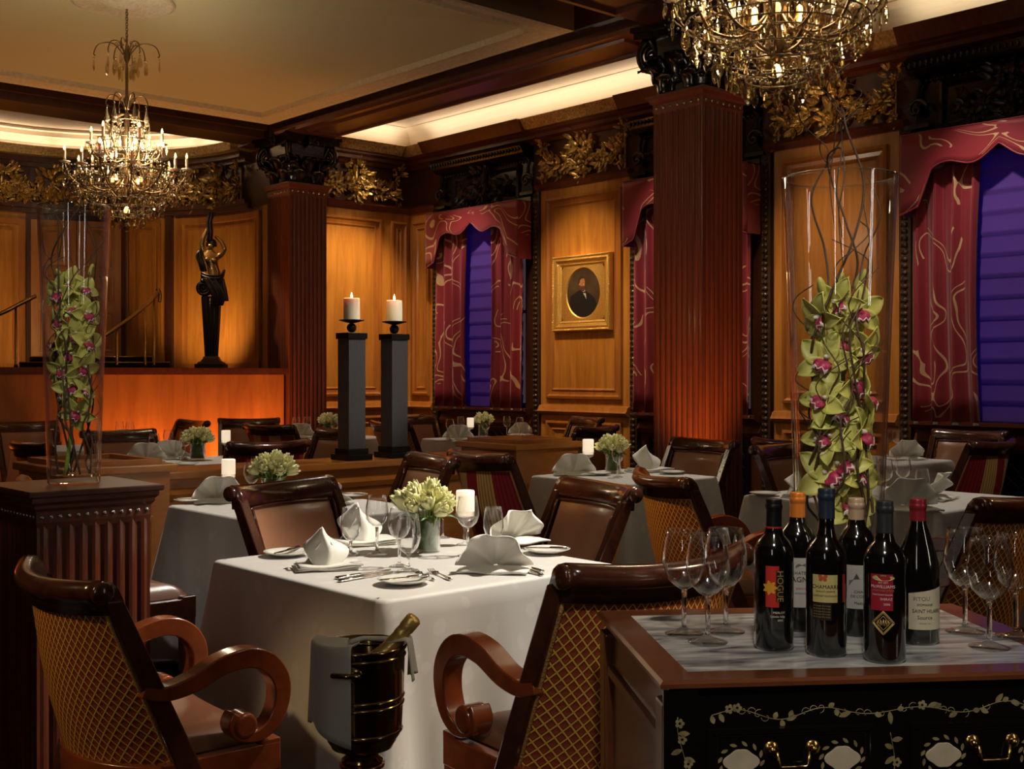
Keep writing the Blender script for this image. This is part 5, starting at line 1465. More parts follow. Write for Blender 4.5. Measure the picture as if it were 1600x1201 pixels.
def orchid(p, rz, label, seed):
    rng = random.Random(seed)
    t = thing('orchid_spray', label, 'orchid', p, rz, 'green orchid sprays')
    z = lambda v: 0.03 + 0.64 * v
    ax = lambda v: Vector((-0.035 + 0.045 * v + 0.015 * math.sin(v * 3), 0.02 - 0.02 * v, z(v)))
    m = MB(); m.tube([ax(k / 24) for k in range(25)], [0.0075 - 0.004 * k / 24 for k in range(25)], 8); 
    for dx, zz, a in FL:
        v = max(0.02, (zz - 0.06) / 0.64); b0 = ax(max(0, v - 0.04)); m.tube(smooth_path([b0, (b0.x * 0.5 + dx * 0.35, -0.005, zz - 0.012), (dx * 0.7, -0.02, zz)], 4), 0.0024, 5)
    m.build('stem', M_STEM, t)
    for k, (dx, zz, a) in enumerate(FL):
        f1, f2, f3 = MB(), MB(), MB(); s = rng.uniform(0.85, 1.12)
        dy = -0.025 - 0.02 * rng.random(); 
        X = T(rz=a * 1.1 + rng.uniform(-0.5, 0.5), rx=rng.uniform(-0.4, 0.45)) @ T(ry=rng.uniform(-0.9, 0.9))
        flower(f1, f2, f3, X, s * 1.12)
        o = f1.build('flower', M_PETAL, t, loc=(dx * 0.68, dy + 0.02, zz))
        f2.build('lip', M_LIP, o); f3.build('lip_edge', M_LIPW, o)
    for k in range(3):   # buds
        m = MB(); m.ell((0, 0, 0), (0.009, 0.009, 0.024), 8, 6); m.build('bud', M_PETAL, t, loc=(-0.04 + 0.045 * k, -0.02 + 0.02 * k, 0.69 + 0.01 * k), rot=(0.3, 0.4 * (k - 1), 0))
    return t
def twigs(p, rz, seed, n, side):
    rng = random.Random(seed)
    NM = ['leaning left', 'looping over the rim', 'curling behind the blossoms', 'rising on the right', 'hooked like a crook', 'twisted in the middle', 'arching across the top', 'thin and pale near the foot', 'straggling at the rim']
    for k in range(n):
        a = rng.uniform(0, 2 * PI); pts = [(0.05 * math.cos(a), 0.05 * math.sin(a) , 0.034)]
        top = rng.choice([0.86, 0.93, 1.0]) if k % 3 else rng.uniform(0.5, 0.8)
        N_ = 9; ph = rng.uniform(0, 6)
        for j in range(1, N_ + 1):
            z = 0.034 + (top - 0.034) * j / N_; lim = 0.062 + 0.026 * min(1, z / 0.92)
            a += rng.uniform(-0.9, 1.3); r = lim * rng.uniform(0.55, 0.98)
            pts.append((r * math.cos(a), r * math.sin(a), z + rng.uniform(-0.02, 0.02)))
        if k % 2 == 0 and top > 0.85:
            x, y, z = pts[-1]; q = rng.uniform(-1, 1)
            pts += [(x * 0.6 + 0.03 * q, y * 0.6, z + 0.045), (-x * 0.4, -y * 0.3, z + 0.05), (-x * 0.9, -y * 0.7, z - 0.01), (-x * 0.8 - 0.01, -y * 0.6, z - 0.09), (-x * 0.4, -y * 0.5, z - 0.19)]
        sp = smooth_path(pts, 7); L_ = len(sp)
        m = MB(); m.tube(sp, [0.0038 - 0.0026 * i / L_ for i in range(L_)], 6)
        for j in range(3):
            i = int(L_ * rng.uniform(0.3, 0.8)); b = sp[i]; q = rng.uniform(0, 6)
            s2 = [b]; 
            for e in range(1, 6):
                c = b + Vector((0.016 * e * math.cos(q + e * 0.5), 0.016 * e * math.sin(q + e * 0.5), 0.02 * e)); lim = 0.072 + 0.03 * min(1, max(0, c.z) / 0.92)
                rr = math.hypot(c.x, c.y)
                if rr > lim: c.x *= lim / rr; c.y *= lim / rr
                s2.append(c)
            m.tube(smooth_path(s2, 4), 0.0013, 5)
        tag(m.build('willow_twig', M_TWIG, loc=p, rot=(0, 0, rz)), 'curly brown willow twig %s in the %s vase' % (NM[k], side), 'twig', 'curly willow twigs in the %s vase' % side)
VL = (1.53, 3.90, 1.0205); 
tall_vase(VL, 'tall flared glass vase on the fluted pedestal at left')
orchid(VL, YAW, 'green orchid spray inside the left glass vase', 3)
twigs(VL, YAW, 31, 8, 'left')
VR = PD(1311, 2.455, 0.8705)
tall_vase(VR, 'tall flared glass vase behind the wine bottles at right')
orchid(VR, YAW, 'green orchid spray inside the right glass vase', 8)
twigs(VR, YAW, 47, 9, 'right')

# ------------------------------------------------------------------ sideboard
SBY = YAW + math.radians(6.0)
sb = thing('sideboard', 'black lacquer sideboard with mother-of-pearl inlay and grey marble top', 'sideboard', (*CW(0.618, 2.314)[:2], 0), SBY)
SH, hw, hd = 0.87, 0.405, 0.302
m = MB(); m.rings((0, 0, SH), (1, 0, 0), (0, 1, 0), (0, 0, 1), -hw, hw, -hd, hd, [(0.012, -0.016), (0, -0.012), (0, -0.005), (0.006, 0), (0.062, 0), (0.062, -0.006)], False)
m.build('top_frame', M_SIDE, sb)
m = MB(); m.box(-hw + 0.06, hw - 0.06, -hd + 0.06, hd - 0.06, SH - 0.03, SH - 0.001); m.build('marble_top', M_MARBLE, sb)
m = MB(); m.box(-hw + 0.02, hw - 0.02, -hd + 0.02, hd - 0.02, 0.14, SH - 0.014); body = m.build('carcass', M_SIDE, sb)
m = MB(); m.rings((-hw + 0.02, 0, 0), (0, 1, 0), (0, 0, 1), (-1, 0, 0), -hd + 0.06, hd - 0.06, 0.2, SH - 0.10, [(0, 0.001), (0.003, 0.010), (0.02, 0.010), (0.03, 0.001), (0.05, 0.001)], True); m.build('side_panel', M_SIDE, sb)
for sx in (-1, 1):
    for sy in (-1, 1):
        m = MB(); m.taper(sx * (hw - 0.035), sy * (hd - 0.035), 0, SH - 0.038, 0.026, 0.03); m.build('leg', M_SIDE, sb, bevel=0.006)
fy = -hd + 0.012
m = MB(); m.box(-hw + 0.068, hw - 0.068, fy, fy + 0.01, 0.14, SH - 0.016); m.box(-hw + 0.006, -hw + 0.066, -hd + 0.002, -hd + 0.01, 0.02, SH - 0.016); m.box(hw - 0.066, hw - 0.006, -hd + 0.002, -hd + 0.01, 0.02, SH - 0.016)
m.build('lacquer_front', M_LACQ, sb)
rngI = random.Random(77)
def inlay_leaf(m, x, z, a, L, W, y):
    n = 7; pts = []
    for k in range(n + 1):
        t = k / n; pts.append((L * t, W * math.sin(PI * t) ** 0.8))
    for k in range(n - 1, 0, -1):
        t = k / n; pts.append((L * t, -W * math.sin(PI * t) ** 0.8))
    c, s = math.cos(a), math.sin(a)
    m.prism([(x + px_ * c - pz * s, z + px_ * s + pz * c) for px_, pz in pts], 0.0012, T(0, y - 0.0008, 0))
def inlay_flower(m, x, z, r, y):
    for k in range(5):
        a = k * 2 * PI / 5; m.prism([(x + r * math.cos(a) + r * 0.62 * math.cos(b * PI / 4), z + r * math.sin(a) + r * 0.62 * math.sin(b * PI / 4)) for b in range(8)], 0.0012, T(0, y - 0.0008, 0))
def inlay_vine(m, x0, x1, z, amp, y, step=0.02, vert=False):
    pts = []; n = int((x1 - x0) / step) * 3
    for k in range(n + 1):
        t = k / n; a = x0 + (x1 - x0) * t; b = z + amp * math.sin(t * (x1 - x0) / 0.16 * 2 * PI) * (0.7 + 0.3 * math.sin(t * 9))
        pts.append((b, y, a) if vert else (a, y, b))
    m.tube(pts, 0.0013, 4, flat=0.6)
    for k in range(0, n, 2):
        px_, _, pz = pts[k]; a = rngI.uniform(0, 2 * PI)
        q = rngI.random()
        if q < 0.55: inlay_leaf(m, px_, pz, a, rngI.uniform(0.012, 0.024), 0.0045, y)
        elif q < 0.72: inlay_flower(m, px_ + 0.004, pz + 0.003, 0.0052, y)
        else:
            cc = [(px_ + 0.009 * (1 - j / 12) * math.cos(a + j * 0.5) , y, pz + 0.009 * (1 - j / 12) * math.sin(a + j * 0.5)) for j in range(10)]
            m.tube(cc, 0.0007, 4)
m = MB(); inlay_vine(m, -hw + 0.09, hw - 0.09, SH - 0.062, 0.010, fy); m.build('pearl_inlay', M_PEARL, body)
for x in (-hw + 0.036, hw - 0.036): m = MB(); inlay_vine(m, 0.2, SH - 0.06, x, 0.008, -hd + 0.001, vert=True); m.build('pearl_inlay', M_PEARL, body)
m = MB(); inlay_vine(m, 0.2, SH - 0.10, 0.0, 0.006, fy, vert=True); m.build('pearl_inlay', M_PEARL, body)
for k, (x0, x1) in enumerate(((-0.325, -0.03), (0.03, 0.325))):
    z0, z1 = 0.675, 0.787; cx, cz = (x0 + x1) / 2, (z0 + z1) / 2
    m = MB(); m.rings((0, fy, 0), (1, 0, 0), (0, 0, 1), (0, -1, 0), x0, x1, z0, z1, [(0, 0.001), (0.002, 0.008), (0.01, 0.009), (0.012, 0.006)], True)
    dr = m.build('drawer', M_LACQ, sb)
    m = MB(); m.rings((0, fy - 0.0062, 0), (1, 0, 0), (0, 0, 1), (0, -1, 0), x0 + 0.018, x1 - 0.018, z0 + 0.012, z1 - 0.012, [(0, 0), (0.0, 0.001), (0.0016, 0.001), (0.0016, 0)], False); m.build('brass_stringing', M_BRASS, dr)
    for sx in (-1, 1):
        px_ = cx + sx * 0.088; pts = []
        for j in range(40):
            a = 2 * PI * j / 40; r = 0.027 * (1 + 0.10 * math.cos(4 * a)); pts.append((px_ + r * 1.08 * math.cos(a), cz + r * 0.80 * math.sin(a) * (1 - 0.13 * math.exp(-(math.cos(a) * 3.5) ** 2))))
        m = MB(); m.prism(pts, 0.003, T(0, fy - 0.009, 0)); m.build('jade_cartouche', M_PALE, dr, bevel=0.001)
        m = MB()
        for j in range(12):
            a = j * PI / 6 + 0.2; inlay_leaf(m, px_ + 0.034 * math.cos(a), cz + 0.027 * math.sin(a), a + 1.2, 0.013, 0.0028, fy - 0.0062)
        m.build('pearl_inlay', M_PEARL, dr)
    m = MB()
    for sx in (-1, 1):
        m.lathe([(0.014, 0), (0.013, 0.002), (0.0, 0.003)], 8, T(cx + sx * 0.036, fy - 0.006, cz + 0.020, rx=PI / 2)); m.lathe([(0, 0), (0.006, 0.002), (0.0065, 0.008), (0.004, 0.012), (0, 0.013)], 12, T(cx + sx * 0.036, fy - 0.006, cz + 0.020, rx=PI / 2))
    m.tube([(cx - 0.028, fy - 0.014, cz + 0.016), (cx - 0.025, fy - 0.016, cz - 0.006), (cx - 0.022, fy - 0.016, cz - 0.009), (cx + 0.022, fy - 0.016, cz - 0.009), (cx + 0.025, fy - 0.016, cz - 0.006), (cx + 0.028, fy - 0.014, cz + 0.016)], 0.0028, 6); m.build('handle', M_BRASS, dr)
    m = MB(); m.rings((0, fy, 0), (1, 0, 0), (0, 0, 1), (0, -1, 0), x0, x1, 0.18, 0.65, [(0, 0.001), (0.002, 0.008), (0.01, 0.009), (0.02, 0.005)], True); dd_ = m.build('cabinet_door', M_LACQ, sb)
    m = MB(); inlay_vine(m, x0 + 0.03, x1 - 0.03, 0.42, 0.03, fy - 0.0052); m.build('pearl_inlay', M_PEARL, dd_)

# ------------------------------------------------------------------ bottles
def curved_patch(m, R, z0, z1, a0, a1, off=0.0006, n=16, slant=0.0):
    m.grid(lambda u, v: ((R + off) * math.sin(a0 + (a1 - a0) * u), -(R + off) * math.cos(a0 + (a1 - a0) * u), z0 + (z1 - z0) * v + slant * u * v), n, 4)
def flat_mat(name, c, rough=0.45, metal=0.0): return plain(name, c, rough, metal)
INK = flat_mat('black_ink', (0.02, 0.018, 0.016)); GOLDINK = flat_mat('gold_ink', (0.70, 0.50, 0.20), 0.35, 0.5); WHITEINK = flat_mat('white_ink', (0.8, 0.78, 0.72)); REDL = flat_mat('red_label', (0.55, 0.03, 0.02)); CRIML = flat_mat('crimson_label', (0.36, 0.015, 0.035)); CREAML = flat_mat('cream_label', (0.62, 0.56, 0.40)); GREYL = flat_mat('grey_label', (0.46, 0.46, 0.44)); GOLDL = flat_mat('gold_label', (0.60, 0.50, 0.20)); BLACKL = flat_mat('black_label', (0.015, 0.012, 0.010)); GREYINK = flat_mat('grey_ink', (0.16, 0.16, 0.16)); ORNG = flat_mat('butterfly_orange', (0.55, 0.10, 0.02))
def text(body, size, R, ang, z, mat, parent, rot=0.0, squeeze=1.0, font=None):
    cu = bpy.data.curves.new('t', 'FONT'); cu.body = body; cu.size = size; cu.align_x = 'CENTER'; cu.align_y = 'CENTER'; cu.resolution_u = 2
    ob = bpy.data.objects.new('t', cu); C.objects.link(ob)
    dg = bpy.context.evaluated_depsgraph_get(); me = bpy.data.meshes.new_from_object(ob.evaluated_get(dg))
    bpy.data.objects.remove(ob)
    bm = bmesh.new(); bm.from_mesh(me); bmesh.ops.subdivide_edges(bm, edges=[e for e in bm.edges if e.calc_length() > 0.004], cuts=2); bm.to_mesh(me); bm.free()
    c, s = math.cos(rot), math.sin(rot)
    for v in me.vertices:
        x, y = v.co.x * squeeze, v.co.y; x, y = x * c - y * s, x * s + y * c
        a = ang + x / R; r = R + 0.0012; v.co = (r * math.sin(a), -r * math.cos(a), z + y)
    me.materials.clear(); me.materials.append(mat)
    o = bpy.data.objects.new('lettering', me); C.objects.link(o); o.parent = parent; return o
def wine_bottle(px, d, label, H, cap_col, cap_len, kind='bordeaux', r=0.0365, cap_name='capsule'):
    p = PD(px, d, SH - 0.0005)
    t = thing('wine_bottle', label, 'bottle', p, YAW, 'wine bottles on the sideboard')
    nk = 0.0142
    if kind == 'bordeaux': pr = [(0, 0.004), (r * 0.6, 0.003), (r * 0.93, 0), (r, 0.006), (r, 0.175), (r * 0.97, 0.186), (r * 0.80, 0.200), (r * 0.52, 0.212), (nk + 0.001, 0.226), (nk, 0.238), (nk, H - 0.004), (0, H - 0.004)]
    else: pr = [(0, 0.004), (r * 0.6, 0.003), (r * 0.93, 0), (r, 0.006), (r, 0.135), (r * 0.96, 0.150), (r * 0.80, 0.178), (r * 0.60, 0.203), (nk + 0.002, 0.225), (nk, 0.24), (nk, H - 0.004), (0, H - 0.004)]
    m = MB(); m.lathe(pr, 40); m.build('glass_body', M_BOTTLE, t)
    q = nk + 0.001
    cp = [(q + 0.0004, H - cap_len), (q + 0.0002, H - cap_len + 0.002), (q, H - 0.024), (q, H - 0.020), (q + 0.0009, H - 0.019), (q + 0.001, H - 0.011), (q, H - 0.0095), (q, H - 0.0085), (q, H - 0.002), (q - 0.0004, H - 0.0008), (q - 0.0012, H - 0.0002), (q - 0.003, H), (q - 0.005, H), (0, H)]
    m = MB(); m.lathe(cp, 24); m.build(cap_name, plain('capsule_' + cap_col[0], cap_col[1], 0.35, 0.3), t)
    return t
def lab(t, mats_patches):
    for mat, R, z0, z1, a0, a1 in mats_patches:
        m = MB(); curved_patch(m, R, z0, z1, a0, a1); m.build('label', mat, t)
R_ = 0.0365
b = wine_bottle(1209, 2.224, 'red-labelled bottle with black screw cap, leftmost of the six', 0.279, ('black', (0.012, 0.012, 0.012)), 0.062, cap_name='screw_cap')
lab(b, [(REDL, R_, 0.082, 0.158, -0.62, 0.05)]); m = MB(); curved_patch(m, R_, 0.092, 0.150, -0.10, 0.28, 0.0009); m.build('label', BLACKL, b)
text('HOGUE', 0.0165, R_, 0.09, 0.121, GOLDINK, b, -PI / 2); text('MERLOT', 0.0058, R_, 0.05, 0.072, WHITEINK, b); text('Columbia Valley', 0.0058, R_, -0.02, 0.065, WHITEINK, b, 0, 0.7); text('2005', 0.005, R_, 0.1, 0.058, WHITEINK, b)
m = MB()
for j in range(7): inlay_leaf(m, 0, 0, j * 0.9, 0.014, 0.0035, 0)
for v_ in m.v: a_ = -0.40 + v_.x / R_; v_.xyz = ((R_ + 0.0012) * math.sin(a_), -(R_ + 0.0012) * math.cos(a_), 0.118 + v_.z)
m.build('label_sunburst', flat_mat('amber_ink', (0.75, 0.36, 0.03)), b)
m = MB(); m.lathe([(0.0156, 0.220), (0.0156, 0.228)], 24, cap=False); m.build('neck_band', REDL, b)
b = wine_bottle(1246, 2.387, 'bottle with shiny orange capsule, back row left', 0.275, ('orange', (0.75, 0.22, 0.03)), 0.055)
lab(b, [(GREYL, R_, 0.05, 0.148, -0.95, 0.95)]); text('CHATEAU', 0.009, R_, 0.0, 0.118, INK, b); text('LAGNET', 0.015, R_, 0.0, 0.105, INK, b); text('BORDEAUX', 0.005, R_, 0.0, 0.078, GREYINK, b); text('grand vin', 0.006, R_, 0, 0.088, REDL, b)
m = MB(); m.prism([(-0.012, 0), (0.012, 0), (0.012, 0.005), (0.006, 0.009), (0, 0.006), (-0.006, 0.009), (-0.012, 0.005)], 0.001)
for v_ in m.v: a_ = v_.x / R_; v_.xyz = ((R_ + 0.0012) * math.sin(a_), -(R_ + 0.0012) * math.cos(a_), 0.128 + v_.z)
m.build('label_engraving', GREYINK, b)
b = wine_bottle(1291, 2.175, 'gold-labelled bottle with navy capsule and butterfly mark, front row middle', 0.303, ('navy', (0.03, 0.045, 0.075)), 0.055)
lab(b, [(GOLDL, R_, 0.100, 0.150, -0.95, 0.30), (REDL, R_, 0.100, 0.150, 0.62, 0.82), (BLACKL, R_, 0.068, 0.099, -0.95, 0.0)])
text('CHAMARRE', 0.0098, R_, -0.30, 0.128, INK, b, 0, 0.95); text('GRANDE RESERVE', 0.0042, R_, -0.3, 0.120, INK, b); text('CABERNET SAUVIGNON', 0.0046, R_, -0.3, 0.112, INK, b, 0, 0.9)
for j in range(5): text('vin de pays d\'oc rouge', 0.0040, R_, -0.48, 0.094 - j * 0.005, GOLDINK, b, 0, 0.85)
m = MB()
for a_, L_ in ((0.6, 0.010), (-0.5, 0.008), (2.5, 0.010), (3.6, 0.008)): inlay_leaf(m, 0, 0, a_, L_, 0.0032, 0)
for v_ in m.v: a_ = -0.42 + v_.x / R_; v_.xyz = ((R_ + 0.0014) * math.sin(a_), -(R_ + 0.0014) * math.cos(a_), 0.144 + v_.z)
m.build('butterfly_mark', ORNG, b)
b = wine_bottle(1338, 2.347, 'grey-labelled bottle with beige capsule, back row middle', 0.268, ('beige', (0.62, 0.43, 0.28)), 0.055)
lab(b, [(GREYL, R_, 0.055, 0.140, -0.95, 0.95)]); text('CHATEAU', 0.008, R_, 0.1, 0.088, INK, b); text('DE L\'OISELLE', 0.0075, R_, 0, 0.079, INK, b); text('Medoc', 0.008, R_, -0.1, 0.066, INK, b)
m = MB(); m.prism([(-0.024, 0), (0.024, 0), (0.024, 0.012), (0.016, 0.014), (0.010, 0.022), (0.004, 0.014), (-0.004, 0.013), (-0.010, 0.024), (-0.016, 0.012), (-0.024, 0.010)], 0.001)
for v_ in m.v: a_ = v_.x / R_; v_.xyz = ((R_ + 0.0012) * math.sin(a_), -(R_ + 0.0012) * math.cos(a_), 0.100 + v_.z)
m.build('label_engraving', GREYINK, b)
b = wine_bottle(1382, 2.127, 'crimson-labelled bottle with grey-black capsule and gold diamond, foremost', 0.286, ('grey', (0.045, 0.048, 0.052)), 0.058)
lab(b, [(CRIML, R_, 0.095, 0.159, -0.98, 0.10)])
m = MB(); m.prism([(0.019 * math.cos(k * PI / 12), 0.0052 * math.sin(k * PI / 12)) for k in range(24)], 0.001)
for v_ in m.v: a_ = -0.36 + v_.x / R_; v_.xyz = ((R_ + 0.0014) * math.sin(a_), -(R_ + 0.0014) * math.cos(a_), 0.1525 + v_.z)
m.build('gold_oval', GOLDL, b)
text('EST 1877', 0.0042, R_, -0.36, 0.1440, WHITEINK, b); text('McWILLIAMS', 0.0078, R_, -0.38, 0.137, WHITEINK, b, 0, 0.95); text('HANWOOD ESTATE', 0.0042, R_, -0.38, 0.130, GOLDINK, b); text('South Eastern Australia', 0.0042, R_, -0.40, 0.123, WHITEINK, b, 0, 0.85); text('SHIRAZ', 0.0062, R_, -0.22, 0.115, WHITEINK, b); text('2006', 0.0058, R_, -0.2, 0.106, WHITEINK, b)
m = MB()
for s_, w_ in ((0.0205, 0.0013), (0.0175, 0.0006), (0.0125, 0.0006)):
    q = [(0, s_), (s_ * 0.92, 0), (0, -s_), (-s_ * 0.92, 0)]
    for k in range(4):
        p0, p1 = q[k], q[(k + 1) % 4]; m.tube([(p0[0] + (p1[0] - p0[0]) * j / 8, 0, p0[1] + (p1[1] - p0[1]) * j / 8) for j in range(9)], w_, 4)
for k in range(5):
    m.tube([(-0.008 + 0.004 * k, 0, 0.007 - abs(k - 2) * 0.002), (-0.006 + 0.004 * k, 0, -0.006 + abs(k - 2) * 0.002), (-0.004 + 0.004 * k, 0, 0.006 - abs(k - 2) * 0.002)], 0.0007, 4)
    m.tube([(-0.009 + 0.0045 * k, 0, -0.005), (-0.009 + 0.0045 * k, 0, 0.005)], 0.0005, 4)
for v_ in m.v: a_ = -0.36 + v_.x / R_; y_ = v_.y; v_.xyz = ((R_ + 0.0008 - y_) * math.sin(a_), -(R_ + 0.0008 - y_) * math.cos(a_), 0.073 + v_.z)
m.build('gold_diamond_mark', GOLDINK, b)
R2 = 0.040
b = wine_bottle(1434, 2.276, 'slope-shouldered bottle with crimson capsule and cream label, rightmost of the six', 0.274, ('crimson', (0.30, 0.02, 0.035)), 0.052, 'burgundy', R2)
m = MB(); curved_patch(m, R2, 0.030, 0.098, -0.75, 1.0, slant=0.012); m.build('label', CREAML, b)
text('FITOU', 0.011, R2, -0.15, 0.088, GREYINK, b, 0.05); text('DOMAINE', 0.0065, R2, 0.0, 0.077, INK, b); text('SAINT HILAIRE', 0.0100, R2, 0.12, 0.065, INK, b, 0, 0.85); text('Source', 0.010, R2, 0.0, 0.053, INK, b); text('GRAND VIN', 0.004, R2, 0.0, 0.042, GREYINK, b)
m = MB(); m.lathe([(0.0157, 0.224), (0.0157, 0.2265)], 24, cap=False); m.build('neck_band', GOLDINK, b)
for px, py, lb in ((1106, 1003, 'foremost wine glass left of the bottles'), (1134, 987, 'wine glass left of the bottles, nearest the red label'), (1069, 990, 'wine glass at the left end of the sideboard'), (1508, 987, 'wine glass on sideboard nearest the cream-labelled bottle'), (1546, 1011, 'foremost wine glass right of the bottles'), (1587, 995, 'wine glass at the right picture edge')):
    put('large_wine_glass', P(px, py, SH + 0.0005), 0, lb, 'wine glasses on the sideboard')

# ------------------------------------------------------------------ ice bucket
bp_ = PD(566, 2.63, 0)
st = thing('bucket_stand', 'metal floor stand holding the ice bucket before the front table', 'stand', bp_, YAW)
m = MB(); m.lathe([(0, 0), (0.13, 0), (0.13, 0.012), (0.06, 0.03), (0.02, 0.06), (0.014, 0.09), (0.014, 0.44), (0.022, 0.46), (0.014, 0.48), (0.016, 0.50), (0.05, 0.515), (0.05, 0.522), (0, 0.522)], 28); m.build('stem', M_BRASS, st)
bk = thing('ice_bucket', 'aged brass ice bucket with ribbed foot and side handles', 'bucket', (bp_.x, bp_.y, 0.5225), YAW)
m = MB(); m.lathe([(0, 0.0), (0.045, 0), (0.046, 0.008), (0.034, 0.018), (0.05, 0.03), (0.068, 0.036), (0.070, 0.042), (0.076, 0.05), (0.078, 0.056), (0.084, 0.064), (0.088, 0.075), (0.091, 0.14), (0.095, 0.25), (0.099, 0.256), (0.099, 0.262), (0.094, 0.262), (0.090, 0.25), (0.083, 0.075), (0, 0.06)], 48, cap=False); m.build('body', M_BUCKET, bk)
for z, r in ((0.135, 0.092), (0.150, 0.0925), (0.075, 0.0885), (0.24, 0.0955)):
    m = MB(); m.lathe([(r - 0.003 + 0.005 * math.cos(k * PI / 4), z + 0.005 * math.sin(k * PI / 4)) for k in range(9)], 40, cap=False); m.build('band', M_BUCKET, bk)
for a in (-1.75, 1.4):
    m = MB(); X = T(0.094 * math.cos(a), 0.094 * math.sin(a), 0.215, rz=a + PI / 2)
    m.lathe([(0, 0), (0.026, 0), (0.024, 0.006), (0, 0.008)], 16, X @ T(rx=PI / 2, s=(1.3, 0.8, 1))); m.tube([(-0.03, -0.008, 0), (-0.028, -0.025, 0.004), (0, -0.034, 0.006), (0.028, -0.025, 0.004), (0.03, -0.008, 0)], 0.006, 8, X); m.build('handle', M_BUCKET, bk)
# champagne bottle leaning right
cb = thing('champagne_bottle', 'champagne bottle with gold foil neck leaning in the ice bucket', 'bottle', (bp_.x, bp_.y, 0.0), YAW)
A0, A1 = Vector((-0.038, 0.0, 0.655)), Vector((0.118, -0.01, 0.845)); dv = (A1 - A0); LB = dv.length
X = Matrix.Translation(A0) @ dv.to_track_quat('Z', 'Y').to_matrix().to_4x4()
m = MB(); m.lathe([(0, 0), (0.034, 0), (0.036, 0.006), (0.036, 0.09), (0.030, 0.115), (0.021, 0.14), (0.0175, 0.16), (0, 0.16)], 32, X); m.build('glass_body', plain('green_black_glass', (0.012, 0.016, 0.008), 0.08, coat=1.0), cb)
m = MB(); m.lathe([(0.0265, 0.128), (0.0215, 0.145), (0.0185, 0.165), (0.0165, LB - 0.055), (0.0175, LB - 0.05), (0.0175, LB - 0.04), (0.016, LB - 0.037), (0.0178, LB - 0.03), (0.0180, LB - 0.004), (0.014, LB), (0, LB)], 28, X); m.build('gold_foil', M_FOIL, cb)
# towel draped over the bucket
def towel(m, ph0, ph1, r0, drop, n1, wob=0.006):
    def f(u, v):
        ph = ph0 + (ph1 - ph0) * u
        if v < 0.3: q = v / 0.3; r = r0 + (0.104 - r0) * q; z = 0.800 - 0.008 * (1 - q) + 0.006 * math.sin(u * 7)
        elif v < 0.4: q = (v - 0.3) / 0.1; r = 0.104 + 0.009 * math.sin(q * PI / 2); z = 0.800 - 0.014 * q * q
        else: q = (v - 0.4) / 0.6; r = 0.113 + 0.004 * q + wob * q * math.sin(u * 10 + 1); z = 0.786 - drop * q * (1 - 0.12 * math.sin(u * PI * 1.3))
        return (r * math.cos(ph), r * math.sin(ph), z)
    m.slab(f, n1, 22, 0.003)
m = MB(); towel(m, PI * 0.93, PI * 1.47, 0.03, 0.185, 30); towel(m, -0.35, 0.45, 0.06, 0.075, 14, 0.008)
m.tube([(0.03 * math.cos(PI * 1.2), 0.03 * math.sin(PI * 1.2), 0.793), (0.0, 0.03, 0.790), (0.06, 0.01, 0.793)], 0.006, 6)
tag(m.build('towel', M_TOWEL, loc=(bp_.x, bp_.y, 0), rot=(0, 0, YAW)), 'folded grey-white towel draped over the ice bucket', 'towel')

# ------------------------------------------------------------------ portrait
pf = thing('portrait_painting', 'oval portrait of bearded man in dark suit, square gilt frame', 'painting', (WX - 0.03, 9.115, 2.275))
# local: y = along wall (left positive in view), z up, -x towards the room
m = MB(); m.rings((0, 0, 0), (0, 1, 0), (0, 0, 1), (-1, 0, 0), -0.445, 0.445, -0.415, 0.415, [(0, 0), (0.0, 0.05), (0.012, 0.065), (0.03, 0.055), (0.05, 0.06), (0.065, 0.04), (0.09, 0.03), (0.095, 0.036), (0.11, 0.024), (0.118, 0.02)], False)
for k in range(44):
    for a in (-1, 1):
        t = -0.43 + 0.86 * (k + 0.5) / 44; m.ell((-0.058, t, a * 0.400), (0.010, 0.008, 0.010), 6, 4); m.ell((-0.058, a * 0.430, t * 0.965), (0.010, 0.010, 0.008), 6, 4)
fr = m.build('frame', M_FRAME, pf)
m = MB(); v = []; n = 48
for k in range(n):
    a = 2 * PI * k / n; c, s = math.cos(a), math.sin(a); q = min(0.328 / max(1e-6, abs(c)), 0.298 / max(1e-6, abs(s)))
    v += [(-0.020, q * c, q * s), (-0.020, 0.262 * c, 0.278 * s), (-0.008, 0.250 * c, 0.266 * s)]
m.add(v, [(3 * k + j, 3 * ((k + 1) % n) + j, 3 * ((k + 1) % n) + j + 1, 3 * k + j + 1) for k in range(n) for j in (0, 1)], None, False); m.build('spandrel_mount', M_FRAME, pf)
def disc(pts, x, mat, name, par):
    m = MB(); m.add([(x, p[0], p[1]) for p in pts] + [(x + 0.002, p[0], p[1]) for p in pts], [tuple(range(len(pts))), tuple(reversed(range(len(pts), 2 * len(pts))))], None, False); return m.build(name, mat, par)
def el(cy, cz, ry, rz, n=28, a=0): return [(cy + ry * math.cos(2 * PI * k / n) * math.cos(a) - rz * math.sin(2 * PI * k / n) * math.sin(a), cz + ry * math.cos(2 * PI * k / n) * math.sin(a) + rz * math.sin(2 * PI * k / n) * math.cos(a)) for k in range(n)]
cv = disc(el(0, 0, 0.254, 0.270, 48), -0.0060, plain('painted_brown_ground', (0.055, 0.032, 0.018), 0.4, var=0.4, bscale=6), 'canvas', pf)
SK = plain('painted_skin', (0.30, 0.13, 0.06), 0.45, var=0.25, bscale=30)
disc([(0.215, -0.14), (0.20, -0.03), (0.14, 0.0), (0.06, 0.035), (-0.03, 0.025), (-0.11, -0.02), (-0.17, -0.06), (-0.205, -0.13), (-0.16, -0.20), (-0.09, -0.245), (0, -0.262), (0.09, -0.245), (0.16, -0.205)], -0.0066, plain('painted_black_coat', (0.010, 0.010, 0.012), 0.4), 'painted_coat', cv)
